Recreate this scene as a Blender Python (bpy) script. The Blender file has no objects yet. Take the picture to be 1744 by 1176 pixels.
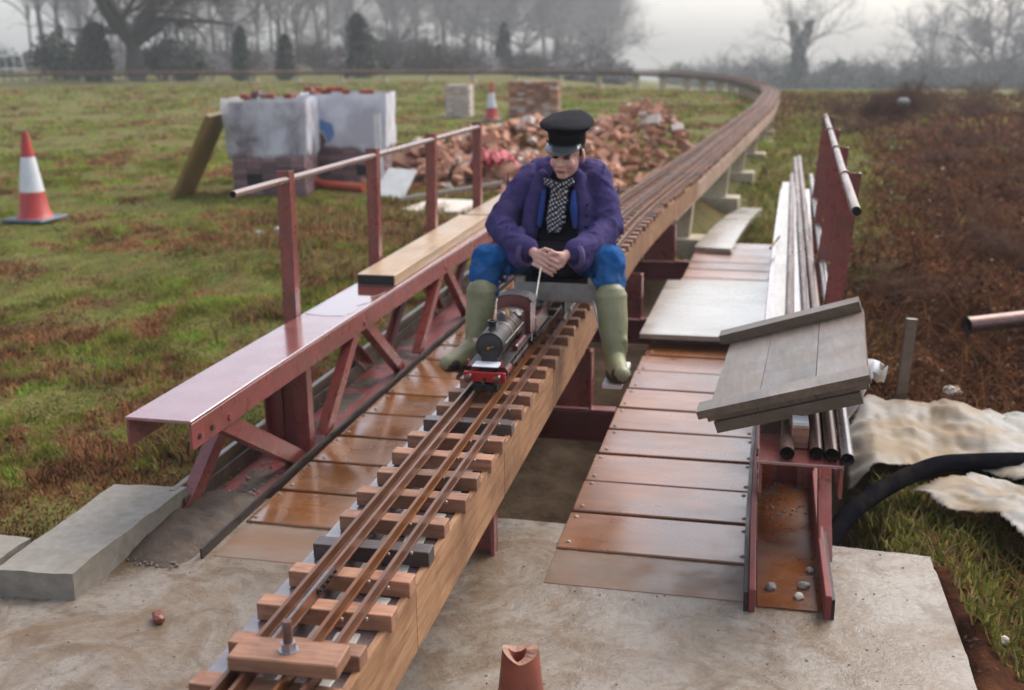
import bpy, bmesh, math, random
import numpy as np
from mathutils import Vector, Matrix, noise as mnoise
random.seed(7); np.random.seed(7)
PI = math.pi
S = bpy.context.scene
COL = S.collection

# ------------------------------------------------------------------ camera
cam_d = bpy.data.cameras.new('camera'); cam = bpy.data.objects.new('camera', cam_d); COL.objects.link(cam)
_r = Vector((0.97703149, 0.21292877, -0.00841461)); _u = Vector((-0.04849647, 0.2606323, 0.96421932)); _f = Vector((-0.20750315, 0.94166456, -0.26497226))
cam.matrix_world = Matrix(((_r.x, _u.x, -_f.x, .92), (_r.y, _u.y, -_f.y, 0), (_r.z, _u.z, -_f.z, 1.8), (0, 0, 0, 1)))
cam_d.sensor_width = 36; cam_d.lens = 38.19; cam_d.clip_start = .05; cam_d.clip_end = 3000
cam_d.dof.use_dof = True; cam_d.dof.focus_distance = 3.2; cam_d.dof.aperture_fstop = 2.6
S.camera = cam

# ------------------------------------------------------------------ sky, sun, exposure
W = bpy.data.worlds.new('World'); S.world = W; W.use_nodes = True
nt = W.node_tree; bg = nt.nodes['Background']
sky = nt.nodes.new('ShaderNodeTexSky'); sky.sky_type = 'NISHITA'; sky.sun_disc = False
SUN_EL, SUN_ROT = math.radians(48), math.radians(35)
sky.sun_elevation = SUN_EL; sky.sun_rotation = SUN_ROT
sky.air_density = 1.0; sky.dust_density = 3.6; sky.ozone_density = 1.0
hs = nt.nodes.new('ShaderNodeHueSaturation'); hs.inputs['Saturation'].default_value = .6
nt.links.new(sky.outputs[0], hs.inputs['Color']); nt.links.new(hs.outputs[0], bg.inputs[0])
bg.inputs[1].default_value = .15
sd = bpy.data.lights.new('sun', 'SUN'); so = bpy.data.objects.new('sun', sd); COL.objects.link(so)
sd.energy = .95; sd.angle = math.radians(50); sd.color = (1, .985, .965)
_d = Vector((math.sin(SUN_ROT) * math.cos(SUN_EL), math.cos(SUN_ROT) * math.cos(SUN_EL), math.sin(SUN_EL)))
so.rotation_euler = _d.to_track_quat('Z', 'Y').to_euler(); so.location = _d * 60
S.view_settings.view_transform = 'Standard'; S.view_settings.look = 'None'
S.view_settings.exposure = 0.96; S.view_settings.gamma = 1
S.cycles.use_denoising = True
S.cycles.max_bounces = 6; S.cycles.volume_bounces = 1; S.cycles.transparent_max_bounces = 8

# ------------------------------------------------------------------ node helpers
def nmat(name):
    m = bpy.data.materials.new(name); m.use_nodes = True
    t = m.node_tree; return m, t, t.nodes['Principled BSDF']
def nd(t, k, **kw):
    n = t.nodes.new(k)
    for a, b in kw.items():
        if a.startswith('i_'): n.inputs[a[2:].replace('_', ' ')].default_value = b
        else: setattr(n, a, b)
    return n
def ramp(t, src, stops):
    r = nd(t, 'ShaderNodeValToRGB'); e = r.color_ramp.elements
    while len(e) < len(stops): e.new(.5)
    for i, (p, c) in enumerate(stops):
        e[i].position = p; e[i].color = (c, c, c, 1) if isinstance(c, (int, float)) else (*c, 1)
    t.links.new(src, r.inputs[0]); return r.outputs[0]
def coords(t, scale=(1, 1, 1), rnd=True):
    tc = nd(t, 'ShaderNodeTexCoord'); mp = nd(t, 'ShaderNodeMapping'); mp.inputs['Scale'].default_value = scale
    t.links.new(tc.outputs['Object'], mp.inputs[0])
    if rnd:
        oi = nd(t, 'ShaderNodeObjectInfo'); mu = nd(t, 'ShaderNodeMath', operation='MULTIPLY'); mu.inputs[1].default_value = 37
        t.links.new(oi.outputs['Random'], mu.inputs[0]); t.links.new(mu.outputs[0], mp.inputs['Location'])
    return mp.outputs[0]
def noise(t, vec, scale, detail=5, rough=.6, dist=0):
    n = nd(t, 'ShaderNodeTexNoise'); n.inputs['Scale'].default_value = scale; n.inputs['Detail'].default_value = detail
    n.inputs['Roughness'].default_value = rough; n.inputs['Distortion'].default_value = dist
    t.links.new(vec, n.inputs['Vector']); return n.outputs['Fac']
def mix(t, fac, a, b, mode='MIX'):
    m = nd(t, 'ShaderNodeMix', data_type='RGBA', blend_type=mode)
    for s, v in ((m.inputs[0], fac), (m.inputs[6], a), (m.inputs[7], b)):
        if isinstance(v, (int, float)): s.default_value = v
        elif isinstance(v, tuple): s.default_value = (*v, 1)
        else: t.links.new(v, s)
    return m.outputs[2]
def bump(t, bs, h, strength=.3, dist=.01):
    b = nd(t, 'ShaderNodeBump'); b.inputs['Strength'].default_value = strength; b.inputs['Distance'].default_value = dist
    t.links.new(h, b.inputs['Height']); t.links.new(b.outputs[0], bs.inputs['Normal'])
def mul(c, k): return tuple(min(1, x * k) for x in c)

def surf(name, col, col2=None, rough=.6, rough2=None, scale=12, stretch=(1, 1, 1), bstr=.2, bdist=.004, metal=0, spec=.5, dirt=None, dirt_amt=.5, dscale=3, vary=.25, coat=0, cior=1.5):
    """general weathered surface: two-tone noise along a stretch axis, dirt patches, roughness patches, per-object variation"""
    m, t, b = nmat(name); v = coords(t, stretch)
    n1 = noise(t, v, scale, 6, .65, .3)
    c = mix(t, ramp(t, n1, [(.3, 0.), (.7, 1.)]), col, col2 or mul(col, .6))
    v2 = coords(t)
    n2 = noise(t, v2, dscale, 6, .65)
    if dirt: c = mix(t, ramp(t, n2, [(.56 - .25 * dirt_amt, 0.), (.78 - .15 * dirt_amt, .85)]), c, dirt)
    if vary:
        oi = nd(t, 'ShaderNodeObjectInfo'); mr = nd(t, 'ShaderNodeMapRange'); mr.inputs[3].default_value = 1 - vary; mr.inputs[4].default_value = 1 + vary * .6
        t.links.new(oi.outputs['Random'], mr.inputs[0])
        hv = nd(t, 'ShaderNodeHueSaturation'); t.links.new(mr.outputs[0], hv.inputs['Value']); t.links.new(c, hv.inputs['Color']); c = hv.outputs[0]
    t.links.new(c, b.inputs['Base Color'])
    if rough2 is not None:
        n3 = noise(t, v2, dscale * 1.3, 4, .55)
        t.links.new(ramp(t, n3, [(.38, rough), (.62, rough2)]), b.inputs['Roughness'])
    else: b.inputs['Roughness'].default_value = rough
    b.inputs['Metallic'].default_value = metal; b.inputs['Specular IOR Level'].default_value = spec
    if coat: b.inputs['Coat Weight'].default_value = coat; b.inputs['Coat IOR'].default_value = cior; b.inputs['Coat Roughness'].default_value = min(.3, rough * .9)
    if bstr: bump(t, b, n1, bstr, bdist)
    return m

M = {}
M['red'] = surf('red_oxide_paint', (.28, .055, .045), (.18, .036, .03), rough=.24, rough2=.45, scale=3.5, stretch=(14, 14, .7), bstr=.12, spec=.7, dirt=(.11, .038, .022), dirt_amt=.45, dscale=9, vary=.08, coat=.3, cior=1.6)
M['red_top'] = surf('wet_red_oxide_paint', (.25, .06, .052), (.2, .048, .04), rough=.16, rough2=.3, scale=9, bstr=.06, bdist=.002, spec=1, dirt=(.13, .045, .03), dirt_amt=.25, dscale=5, vary=.05, coat=1, cior=1.95)
M['redplain'] = surf('red_oxide_dull', (.24, .045, .036), (.17, .033, .03), rough=.45, rough2=.6, scale=9, bstr=.1, dirt=(.1, .03, .02), dirt_amt=.3, vary=.1)
M['black_steel_and_shade'] = surf('black_bitumen_steel_and_shade', (.018, .014, .014), (.035, .022, .018), rough=.3, rough2=.5, scale=30, bstr=.3)  # black steel, also the painted shade strips on the right chords
M['rust'] = surf('rusty_steel', (.15, .06, .028), (.07, .03, .018), rough=.35, rough2=.6, scale=30, bstr=.3, metal=.3, dirt=(.25, .1, .03), dirt_amt=.4, dscale=8)
M['rustdark'] = surf('muddy_rusted_steel', (.075, .042, .025), (.04, .025, .017), rough=.5, rough2=.7, scale=30, bstr=.4, dirt=(.16, .12, .08), dirt_amt=.45, dscale=9)
M['mud'] = surf('grey_brown_mud', (.12, .08, .05), (.05, .032, .02), rough=.6, rough2=.8, scale=22, bstr=.7, bdist=.012, dirt=(.05, .035, .025), dirt_amt=.5, dscale=8, vary=0)
M['rustwet'] = surf('wet_orange_rust', (.26, .085, .018), (.1, .032, .014), rough=.12, rough2=.4, scale=5, bstr=.15, dirt=(.05, .022, .014), dirt_amt=.55, dscale=3, vary=0, spec=.8, coat=.3)
M['puddle'] = surf('water_film', (.2, .05, .042), (.18, .045, .038), rough=.06, scale=6, bstr=.02, vary=0, coat=1, cior=3.2, spec=1)
M['spandark'] = surf('dark_span', (.06, .034, .026), (.04, .024, .018), rough=.6, scale=6, bstr=.2)  # darker brown tone for the spans of the far line
M['rail'] = surf('rusted_rail_steel', (.2, .075, .032), (.09, .036, .02), rough=.3, rough2=.45, scale=40, stretch=(1, .1, 1), bstr=.15, metal=.3, spec=.8, vary=.15)
M['rail_orange'] = surf('orange_rusted_rail_steel', (.26, .095, .026), (.15, .055, .022), rough=.35, rough2=.5, scale=40, stretch=(1, .1, 1), bstr=.2, metal=.4, vary=.15)
M['rail_bare'] = surf('bright_rail_steel', (.3, .31, .33), (.14, .14, .16), rough=.3, scale=40, bstr=.1, metal=.8)
M['sleeper'] = surf('sleeper_hardwood', (.43, .215, .125), (.23, .1, .055), rough=.4, rough2=.6, scale=7, stretch=(1.2, 9, 9), bstr=.5, spec=.4, dirt=(.12, .06, .04), dirt_amt=.35, dscale=7, vary=.3)
M['sleeper_dark'] = surf('sleeper_creosoted', (.09, .06, .055), (.05, .034, .03), rough=.25, rough2=.45, scale=7, stretch=(1.2, 9, 9), bstr=.35, spec=.6)
M['beam'] = surf('timber_beam', (.42, .235, .12), (.22, .105, .05), rough=.55, rough2=.7, scale=6, stretch=(9, .7, 9), bstr=.6, spec=.3, dirt=(.13, .06, .03), dirt_amt=.4, dscale=4, vary=.2)
M['bearer'] = surf('wet_bearer', (.17, .125, .12), (.11, .08, .075), rough=.14, rough2=.3, scale=60, bstr=.1, bdist=.001, spec=1., vary=.1, coat=1)
M['deck'] = surf('wet_deck_ply', (.33, .115, .028), (.17, .055, .015), rough=.22, rough2=.42, scale=3.2, stretch=(1, 5, 5), bstr=.15, bdist=.003, spec=1.0, dirt=(.12, .06, .035), dirt_amt=.35, dscale=2.5, vary=.2, coat=.3, cior=1.6)
M['deck_left'] = surf('wet_deck_board', (.29, .115, .028), (.17, .06, .017), rough=.12, rough2=.36, scale=3.2, stretch=(1, 5, 5), bstr=.12, bdist=.003, spec=.9, dirt=(.1, .045, .025), dirt_amt=.35, dscale=2.5, vary=.2, coat=.5, cior=1.7)
M['deck_cement'] = surf('cement_smeared_board', (.26, .2, .16), (.17, .1, .06), rough=.3, rough2=.6, scale=3, stretch=(1, 3, 3), bstr=.2, dirt=(.24, .12, .06), dirt_amt=.6, dscale=5)
M['bolt'] = surf('galvanised_bolt', (.42, .38, .33), (.26, .22, .19), rough=.5, scale=60, bstr=.1, metal=.6)
M['plank'] = surf('pale_wet_plank', (.46, .32, .19), (.33, .21, .12), rough=.3, rough2=.5, scale=5, stretch=(9, .8, 9), bstr=.2, spec=.7, dirt=(.26, .17, .1), dirt_amt=.3, vary=.15)
M['plank_end'] = surf('dark_plank_end', (.02, .015, .013), rough=.7, scale=30)
M['plank_white'] = surf('whitewashed_plank', (.46, .42, .37), (.34, .3, .26), rough=.3, rough2=.45, scale=6, stretch=(9, .7, 9), bstr=.2, spec=.6, coat=.25, vary=.05)
M['panelwood'] = surf('weathered_board', (.215, .15, .1), (.105, .07, .045), rough=.32, rough2=.5, scale=6, stretch=(8, .8, 8), bstr=.5, spec=.6, dirt=(.075, .055, .045), dirt_amt=.5, dscale=4, coat=.25, vary=.12)
M['battenwood'] = surf('weathered_batten', (.19, .13, .08), (.1, .07, .045), rough=.35, rough2=.5, scale=6, stretch=(1, 9, 9), bstr=.35, spec=.6, dirt=(.07, .055, .05), dirt_amt=.4)
M['plywet'] = surf('wet_plywood', (.36, .32, .26), (.26, .22, .17), rough=.18, rough2=.34, scale=3, stretch=(1, 4, 1), bstr=.12, spec=.8, coat=.5, cior=1.7, dirt=(.22, .13, .05), dirt_amt=.22, dscale=1.5)
M['pipe'] = surf('steel_pipe', (.17, .09, .07), (.1, .055, .045), rough=.25, rough2=.42, scale=30, stretch=(1, .15, 1), bstr=.15, metal=.5, spec=.7)
M['pipe_grey'] = surf('grey_steel_pipe', (.3, .28, .28), (.2, .17, .16), rough=.22, rough2=.35, scale=30, stretch=(1, .15, 1), bstr=.1, metal=.6)
M['rail_pipe'] = surf('handrail_pipe', (.3, .21, .19), (.2, .11, .09), rough=.25, rough2=.42, scale=20, stretch=(1, .2, 1), bstr=.1, metal=.3, spec=.8)
M['hole'] = surf('dark_bore', (.008, .006, .005), rough=.9, bstr=0, vary=0)
M['plate_pale'] = surf('pale_bearer_plate', (.5, .46, .4), (.4, .36, .3), rough=.3, rough2=.5, scale=9, bstr=.1, vary=.2, spec=.8, coat=.5)
M['nut'] = surf('zinc_nut', (.55, .55, .56), (.35, .35, .37), rough=.3, scale=50, metal=.85, bstr=.1)
M['clay'] = surf('terracotta', (.28, .075, .04), (.2, .05, .03), rough=.45, rough2=.6, scale=12, bstr=.3, dirt=(.13, .04, .03), dirt_amt=.45, dscale=9)
M['mudstone'] = surf('muddy_grit', (.2, .16, .12), (.1, .075, .055), rough=.6, scale=20, bstr=.3, dirt=(.3, .26, .2), dirt_amt=.4)
M['clay_edge'] = surf('broken_terracotta', (.45, .24, .16), (.3, .15, .1), rough=.7, scale=30, bstr=.5)
M['cone_red'] = surf('cone_red', (.5, .035, .022), (.4, .03, .02), rough=.45, scale=10, bstr=.05, dirt=(.25, .04, .025), dirt_amt=.3, vary=.05)
M['cone_white'] = surf('cone_white', (.72, .72, .74), (.6, .6, .62), rough=.4, scale=8, bstr=.05, dirt=(.42, .4, .38), dirt_amt=.25, vary=.05)
M['cone_base'] = surf('cone_base', (.12, .16, .2), (.07, .1, .13), rough=.5, scale=10, bstr=.1)
M['brick'] = surf('brick', (.52, .235, .13), (.38, .155, .085), rough=.8, scale=18, bstr=.4, bdist=.006, dirt=(.46, .33, .24), dirt_amt=.42, dscale=7, vary=.45)
M['brick_pale'] = surf('pale_brick', (.68, .58, .5), (.5, .4, .34), rough=.8, scale=18, bstr=.4, bdist=.006, vary=.2)
M['brick_dark'] = surf('new_brick', (.25, .14, .14), (.16, .09, .095), rough=.7, scale=14, bstr=.3, vary=.55)
M['brick_red'] = surf('new_red_brick', (.36, .07, .045), (.25, .05, .035), rough=.7, scale=14, bstr=.3, vary=.3)
M['orange'] = surf('orange_plastic_pipe', (.45, .075, .025), (.38, .06, .02), rough=.4, scale=8, bstr=.1)
M['white_sheet'] = surf('white_sheeting', (.74, .73, .7), (.6, .58, .55), rough=.4, scale=6, bstr=.3, bdist=.02)
M['yellowboard'] = surf('mustard_board', (.26, .16, .03), (.17, .1, .025), rough=.5, scale=4, stretch=(1, 5, 1), bstr=.2)
M['pink'] = surf('pink_plastic', (.5, .06, .08), (.4, .04, .05), rough=.5, scale=6)
M['stone'] = surf('grey_stone', (.34, .31, .27), (.22, .19, .17), rough=.7, scale=14, bstr=.5, bdist=.01, vary=.4)
M['pale_stone'] = surf('pale_stone', (.62, .55, .47), (.48, .4, .33), rough=.7, scale=14, bstr=.5, bdist=.01, vary=.3)
M['hose'] = surf('black_plastic_hose', (.005, .005, .008), (.01, .009, .011), rough=.75, scale=20, bstr=.1, vary=0, spec=0, dirt=(.03, .022, .016), dirt_amt=.25, dscale=8)
M['concrete_cream'] = surf('cream_concrete', (.55, .47, .34), (.42, .34, .22), rough=.7, scale=8, bstr=.3, dirt=(.26, .2, .13), dirt_amt=.45, dscale=3, vary=.12)
M['span'] = surf('concrete_span', (.42, .27, .19), (.32, .2, .13), rough=.65, scale=6, bstr=.25, dirt=(.22, .13, .09), dirt_amt=.4, dscale=3, vary=.15)
M['kerb'] = surf('kerb_concrete', (.3, .27, .225), (.2, .17, .135), rough=.5, rough2=.75, scale=25, bstr=.4, bdist=.004, dirt=(.2, .17, .13), dirt_amt=.4, dscale=4, vary=0)
M['bark'] = surf('wet_bark', (.035, .028, .025), (.06, .05, .042), rough=.85, scale=6, stretch=(3, 3, .6), bstr=.5, vary=.15)
M['twig'] = surf('bare_twigs', (.1, .078, .075), (.07, .055, .052), rough=.9, scale=2, bstr=0, vary=.2)
M['twig_hazed'] = surf('hazed_bare_twigs', (.26, .235, .24), (.2, .18, .185), rough=.9, scale=2, bstr=0, vary=.2)  # far wood: paleness of the haze put into the twig colour
M['ivy'] = surf('ivy_leaves', (.02, .033, .016), (.035, .05, .022), rough=.5, scale=3, bstr=0, vary=.25)
M['barrier'] = surf('white_painted_steel', (.72, .76, .76), (.6, .64, .64), rough=.45, scale=5, bstr=0)
M['loco_black'] = surf('loco_black', (.018, .016, .017), (.03, .026, .026), rough=.35, rough2=.5, scale=30, bstr=.05, spec=.4)
M['loco_boiler'] = surf('loco_boiler_paint', (.045, .02, .02), (.03, .018, .018), rough=.3, rough2=.42, scale=20, bstr=.05, spec=.5, coat=.2)
M['loco_maroon'] = surf('loco_maroon', (.16, .035, .028), (.11, .026, .022), rough=.25, rough2=.4, scale=20, bstr=.05, spec=.7, coat=.4)
M['loco_red'] = surf('buffer_beam_red', (.5, .022, .018), (.42, .02, .016), rough=.35, scale=20, bstr=.05)
M['steel'] = surf('worn_steel', (.42, .4, .38), (.3, .27, .25), rough=.3, rough2=.45, scale=25, metal=.8, bstr=.15, dirt=(.2, .1, .06), dirt_amt=.35, dscale=14)
M['zinc'] = surf('galvanised_sheet', (.45, .44, .42), (.36, .34, .32), rough=.4, rough2=.55, scale=20, metal=.5, bstr=.1, dirt=(.25, .12, .06), dirt_amt=.35, dscale=9)
M['brass'] = surf('brass', (.5, .3, .09), (.4, .22, .07), rough=.25, scale=20, metal=.9, bstr=0)
M['coal'] = surf('coal', (.012, .012, .013), (.02, .02, .02), rough=.4, scale=60, bstr=.8, bdist=.01)
M['skin'] = surf('skin', (.68, .39, .31), (.6, .31, .24), rough=.5, scale=7, bstr=.05, vary=0)
M['lips'] = surf('lips', (.42, .13, .11), rough=.45, bstr=0, vary=0)
M['eyes'] = surf('shaded_eye', (.04, .025, .02), rough=.3, bstr=0, vary=0)
M['hair'] = surf('dark_hair', (.022, .013, .01), (.04, .024, .018), rough=.5, scale=40, stretch=(4, 4, 1), bstr=.5)
M['jacket'] = surf('purple_cotton', (.066, .05, .15), (.047, .037, .115), rough=.92, scale=10, stretch=(1, 1, 2.2), bstr=.7, bdist=.02, vary=0, spec=.12, dirt=(.1, .068, .16), dirt_amt=.3, dscale=7)
M['cuff'] = surf('purple_cuff', (.12, .085, .18), (.09, .06, .14), rough=.85, scale=9, bstr=.4, bdist=.008, vary=0, spec=.25)
M['jeans'] = surf('blue_denim', (.014, .1, .28), (.01, .065, .2), rough=.9, scale=30, bstr=.7, bdist=.01, vary=0, spec=.15, dirt=(.09, .16, .28), dirt_amt=.25, dscale=5)
M['lining'] = surf('blue_lining', (.012, .05, .25), (.01, .035, .17), rough=.8, scale=12, bstr=.2, vary=0)
M['blackcloth'] = surf('black_cloth', (.008, .007, .01), (.014, .012, .016), rough=.9, scale=12, bstr=.3, bdist=.006, vary=0, spec=.2)
M['cap'] = surf('black_cap_cloth', (.009, .008, .009), (.014, .012, .014), rough=.95, scale=14, bstr=.3, vary=0, spec=.1)
M['cap_top'] = surf('cap_crown_cloth', (.014, .014, .016), (.022, .022, .025), rough=.95, scale=14, bstr=.3, vary=0, spec=.12)
M['peak'] = surf('shiny_peak', (.07, .075, .08), (.09, .095, .1), rough=.25, rough2=.35, scale=10, bstr=.05, vary=0, spec=1, coat=1)
M['boot'] = surf('olive_rubber', (.27, .26, .135), (.2, .19, .095), rough=.4, rough2=.5, scale=8, bstr=.1, vary=0, dirt=(.1, .075, .04), dirt_amt=.25, dscale=6)
M['boot_sole'] = surf('muddy_sole', (.03, .02, .014), (.05, .033, .022), rough=.6, scale=14, bstr=.4)
M['boot_foot'] = surf('scuffed_boot_foot', (.3, .28, .17), (.18, .16, .09), rough=.4, scale=9, bstr=.15, vary=0, dirt=(.06, .045, .03), dirt_amt=.45, dscale=9)

def plaid():
    m, t, b = nmat('checked_flannel'); tc = nd(t, 'ShaderNodeTexCoord'); mp = nd(t, 'ShaderNodeMapping'); mp.inputs['Rotation'].default_value = (.2, .6, .35)
    t.links.new(tc.outputs['Object'], mp.inputs[0])
    c1 = nd(t, 'ShaderNodeTexWave', bands_direction='X'); c1.inputs['Scale'].default_value = 24; c1.inputs['Distortion'].default_value = 3; c1.inputs['Detail Scale'].default_value = 2
    c2 = nd(t, 'ShaderNodeTexWave', bands_direction='Z'); c2.inputs['Scale'].default_value = 17; c2.inputs['Distortion'].default_value = 4
    for w in (c1, c2): t.links.new(mp.outputs[0], w.inputs['Vector'])
    mm = nd(t, 'ShaderNodeMath', operation='MULTIPLY'); t.links.new(c1.outputs['Fac'], mm.inputs[0]); t.links.new(c2.outputs['Fac'], mm.inputs[1])
    t.links.new(ramp(t, mm.outputs[0], [(.1, (.012, .01, .013)), (.3, (.1, .09, .1)), (.62, (.5, .48, .5))]), b.inputs['Base Color']); b.inputs['Roughness'].default_value = .9
    return m
M['plaid'] = plaid()

def slabmat():
    m, t, b = nmat('wet_concrete_slab'); v = coords(t, rnd=False)
    a = noise(t, v, 2.2, 8, .62, .6); f = noise(t, v, 34, 8, .7); o = noise(t, v, 5.5, 6, .7, .8); g = noise(t, v, 140, 2, .5)
    vs = coords(t, (1.1, 1, 1), rnd=False); st = noise(t, vs, 2.3, 9, .7, 1.1)
    c = mix(t, ramp(t, a, [(.33, 0.), (.66, 1.)]), (.2, .16, .12), (.3, .255, .205))
    c = mix(t, ramp(t, st, [(.43, 0.), (.62, .9)]), c, (.15, .085, .034))
    c = mix(t, ramp(t, o, [(.5, 0.), (.62, .75)]), c, (.12, .07, .03))
    c = mix(t, ramp(t, f, [(.34, .6), (.5, 0.)]), c, (.1, .08, .065))
    c = mix(t, ramp(t, g, [(.28, .8), (.36, 0.)]), c, (.07, .055, .045))
    vo = nd(t, 'ShaderNodeTexVoronoi', feature='DISTANCE_TO_EDGE'); vo.inputs['Scale'].default_value = .9
    vd = nd(t, 'ShaderNodeVectorMath', operation='ADD'); nv = nd(t, 'ShaderNodeTexNoise'); nv.inputs['Scale'].default_value = 4; t.links.new(v, nv.inputs['Vector'])
    sc = nd(t, 'ShaderNodeVectorMath', operation='SCALE'); sc.inputs['Scale'].default_value = .35; t.links.new(nv.outputs['Color'], sc.inputs[0]); t.links.new(sc.outputs[0], vd.inputs[1]); t.links.new(v, vd.inputs[0]); t.links.new(vd.outputs[0], vo.inputs['Vector'])
    c = mix(t, ramp(t, vo.outputs['Distance'], [(0., .25), (.006, 0.)]), c, (.1, .08, .065))
    t.links.new(c, b.inputs['Base Color'])
    t.links.new(ramp(t, a, [(.38, .14), (.62, .42)]), b.inputs['Roughness']); b.inputs['Specular IOR Level'].default_value = .5
    bump(t, b, f, .6, .008); return m
M['slab'] = slabmat()

def groundmat():
    m, t, b = nmat('field_ground'); v = coords(t, rnd=False)
    at = nd(t, 'ShaderNodeAttribute', attribute_name='zone')
    sp = nd(t, 'ShaderNodeSeparateColor'); t.links.new(at.outputs['Color'], sp.inputs[0])
    n1 = noise(t, v, .55, 7, .68, .5); n2 = noise(t, v, 5, 7, .7); n3 = noise(t, v, 28, 5, .7); n4 = noise(t, v, .17, 5, .6)
    gr = mix(t, ramp(t, n2, [(.36, 0.), (.64, 1.)]), (.075, .085, .024), (.18, .165, .05))
    st = mix(t, ramp(t, n3, [(.35, 0.), (.65, 1.)]), (.15, .095, .045), (.25, .18, .09))
    g = mix(t, ramp(t, n1, [(.5, 0.), (.68, .75)]), gr, st)
    g = mix(t, ramp(t, n4, [(.54, 0.), (.7, .5)]), g, (.17, .12, .055))
    g = mix(t, ramp(t, n3, [(.3, .55), (.5, 0.)]), g, (.07, .055, .025))
    mud = mix(t, ramp(t, n2, [(.35, 0.), (.65, 1.)]), (.03, .012, .007), (.115, .042, .018))
    mud = mix(t, ramp(t, n3, [(.62, 0.), (.72, .7)]), mud, (.3, .19, .11))
    mud = mix(t, ramp(t, n1, [(.66, 0.), (.8, .6)]), mud, (.07, .085, .022))
    c = mix(t, sp.outputs[0], g, mud)
    c = mix(t, sp.outputs[1], c, mix(t, ramp(t, n2, [(.35, 0.), (.65, 1.)]), (.1, .065, .04), (.2, .14, .09)))
    t.links.new(c, b.inputs['Base Color']); b.inputs['Roughness'].default_value = .95; b.inputs['Specular IOR Level'].default_value = .06
    bump(t, b, n3, .6, .03); return m
M['ground'] = groundmat()

def attrmat(name, rough=.7, trans=0):
    m, t, b = nmat(name); at = nd(t, 'ShaderNodeAttribute', attribute_name='Col'); t.links.new(at.outputs['Color'], b.inputs['Base Color'])
    tr = nd(t, 'ShaderNodeBsdfTranslucent'); ms = nd(t, 'ShaderNodeMixShader'); ms.inputs[0].default_value = .45; t.links.new(at.outputs['Color'], tr.inputs[0]); t.links.new(b.outputs[0], ms.inputs[1]); t.links.new(tr.outputs[0], ms.inputs[2])
    t.links.new(ms.outputs[0], [n for n in t.nodes if n.type == 'OUTPUT_MATERIAL'][0].inputs[0])
    b.inputs['Roughness'].default_value = .9; b.inputs['Specular IOR Level'].default_value = .03
    return m
M['blades'] = attrmat('grass_blades'); M['litter'] = attrmat('leaf_litter')

def sheetmat():
    m, t, b = nmat('muddy_polythene'); v = coords(t)
    a = noise(t, v, 2.5, 7, .65, .8); f = noise(t, v, 9, 6, .7, .4)
    c = mix(t, ramp(t, a, [(.4, 0.), (.58, 1.)]), (.46, .43, .38), (.36, .26, .15))
    c = mix(t, ramp(t, f, [(.55, 0.), (.7, .7)]), c, (.32, .32, .335))
    c = mix(t, ramp(t, f, [(.24, .8), (.32, 0.)]), c, (.2, .11, .05))
    t.links.new(c, b.inputs['Base Color']); b.inputs['Roughness'].default_value = .5; b.inputs['Specular IOR Level'].default_value = .3
    tr = nd(t, 'ShaderNodeBsdfTranslucent'); ms = nd(t, 'ShaderNodeMixShader'); ms.inputs[0].default_value = .3; t.links.new(c, tr.inputs[0]); t.links.new(b.outputs[0], ms.inputs[1]); t.links.new(tr.outputs[0], ms.inputs[2])
    t.links.new(ms.outputs[0], [n for n in t.nodes if n.type == 'OUTPUT_MATERIAL'][0].inputs[0])
    bump(t, b, f, .3, .01); return m
M['sheet'] = sheetmat()

def wrapmat(hi, name, lo):
    m, t, b = nmat(name); v = coords(t); vz = coords(t, (1, 1, .8))
    n = noise(t, vz, 2.2, 4, .55, .2); n2 = noise(t, v, 2.4, 4, .5)
    tc = nd(t, 'ShaderNodeTexCoord'); sx = nd(t, 'ShaderNodeSeparateXYZ'); t.links.new(tc.outputs['Object'], sx.inputs[0])
    ad = nd(t, 'ShaderNodeMath', operation='MULTIPLY_ADD'); t.links.new(n2, ad.inputs[0]); ad.inputs[1].default_value = .35; t.links.new(sx.outputs['Z'], ad.inputs[2])
    op = ramp(t, ad.outputs[0], [(.66, .02), (.74, hi)])   # printed white film high on the pack, clear film below
    m2 = nd(t, 'ShaderNodeMath', operation='MULTIPLY'); t.links.new(op, m2.inputs[0]); t.links.new(ramp(t, n, [(.36, lo), (.58, 1.)]), m2.inputs[1])
    t.links.new(m2.outputs[0], b.inputs['Alpha'])
    t.links.new(mix(t, ramp(t, n, [(.35, 0.), (.65, 1.)]), (.66, .66, .72), (.78, .78, .84)), b.inputs['Base Color'])
    b.inputs['Roughness'].default_value = .3; bump(t, b, n, .25, .02); return m
M['wrap'] = wrapmat(.72, 'polythene_wrap', .3); M['wrap_white'] = wrapmat(.95, 'white_polythene_wrap', .7)
M['logo_blue'] = surf('printed_blue', (.06, .14, .36), (.12, .24, .46), rough=.35, scale=7, bstr=0, vary=0)
M['logo_brown'] = surf('printed_brown', (.09, .045, .055), (.07, .035, .04), rough=.35, scale=7, bstr=0, vary=0)

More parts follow.
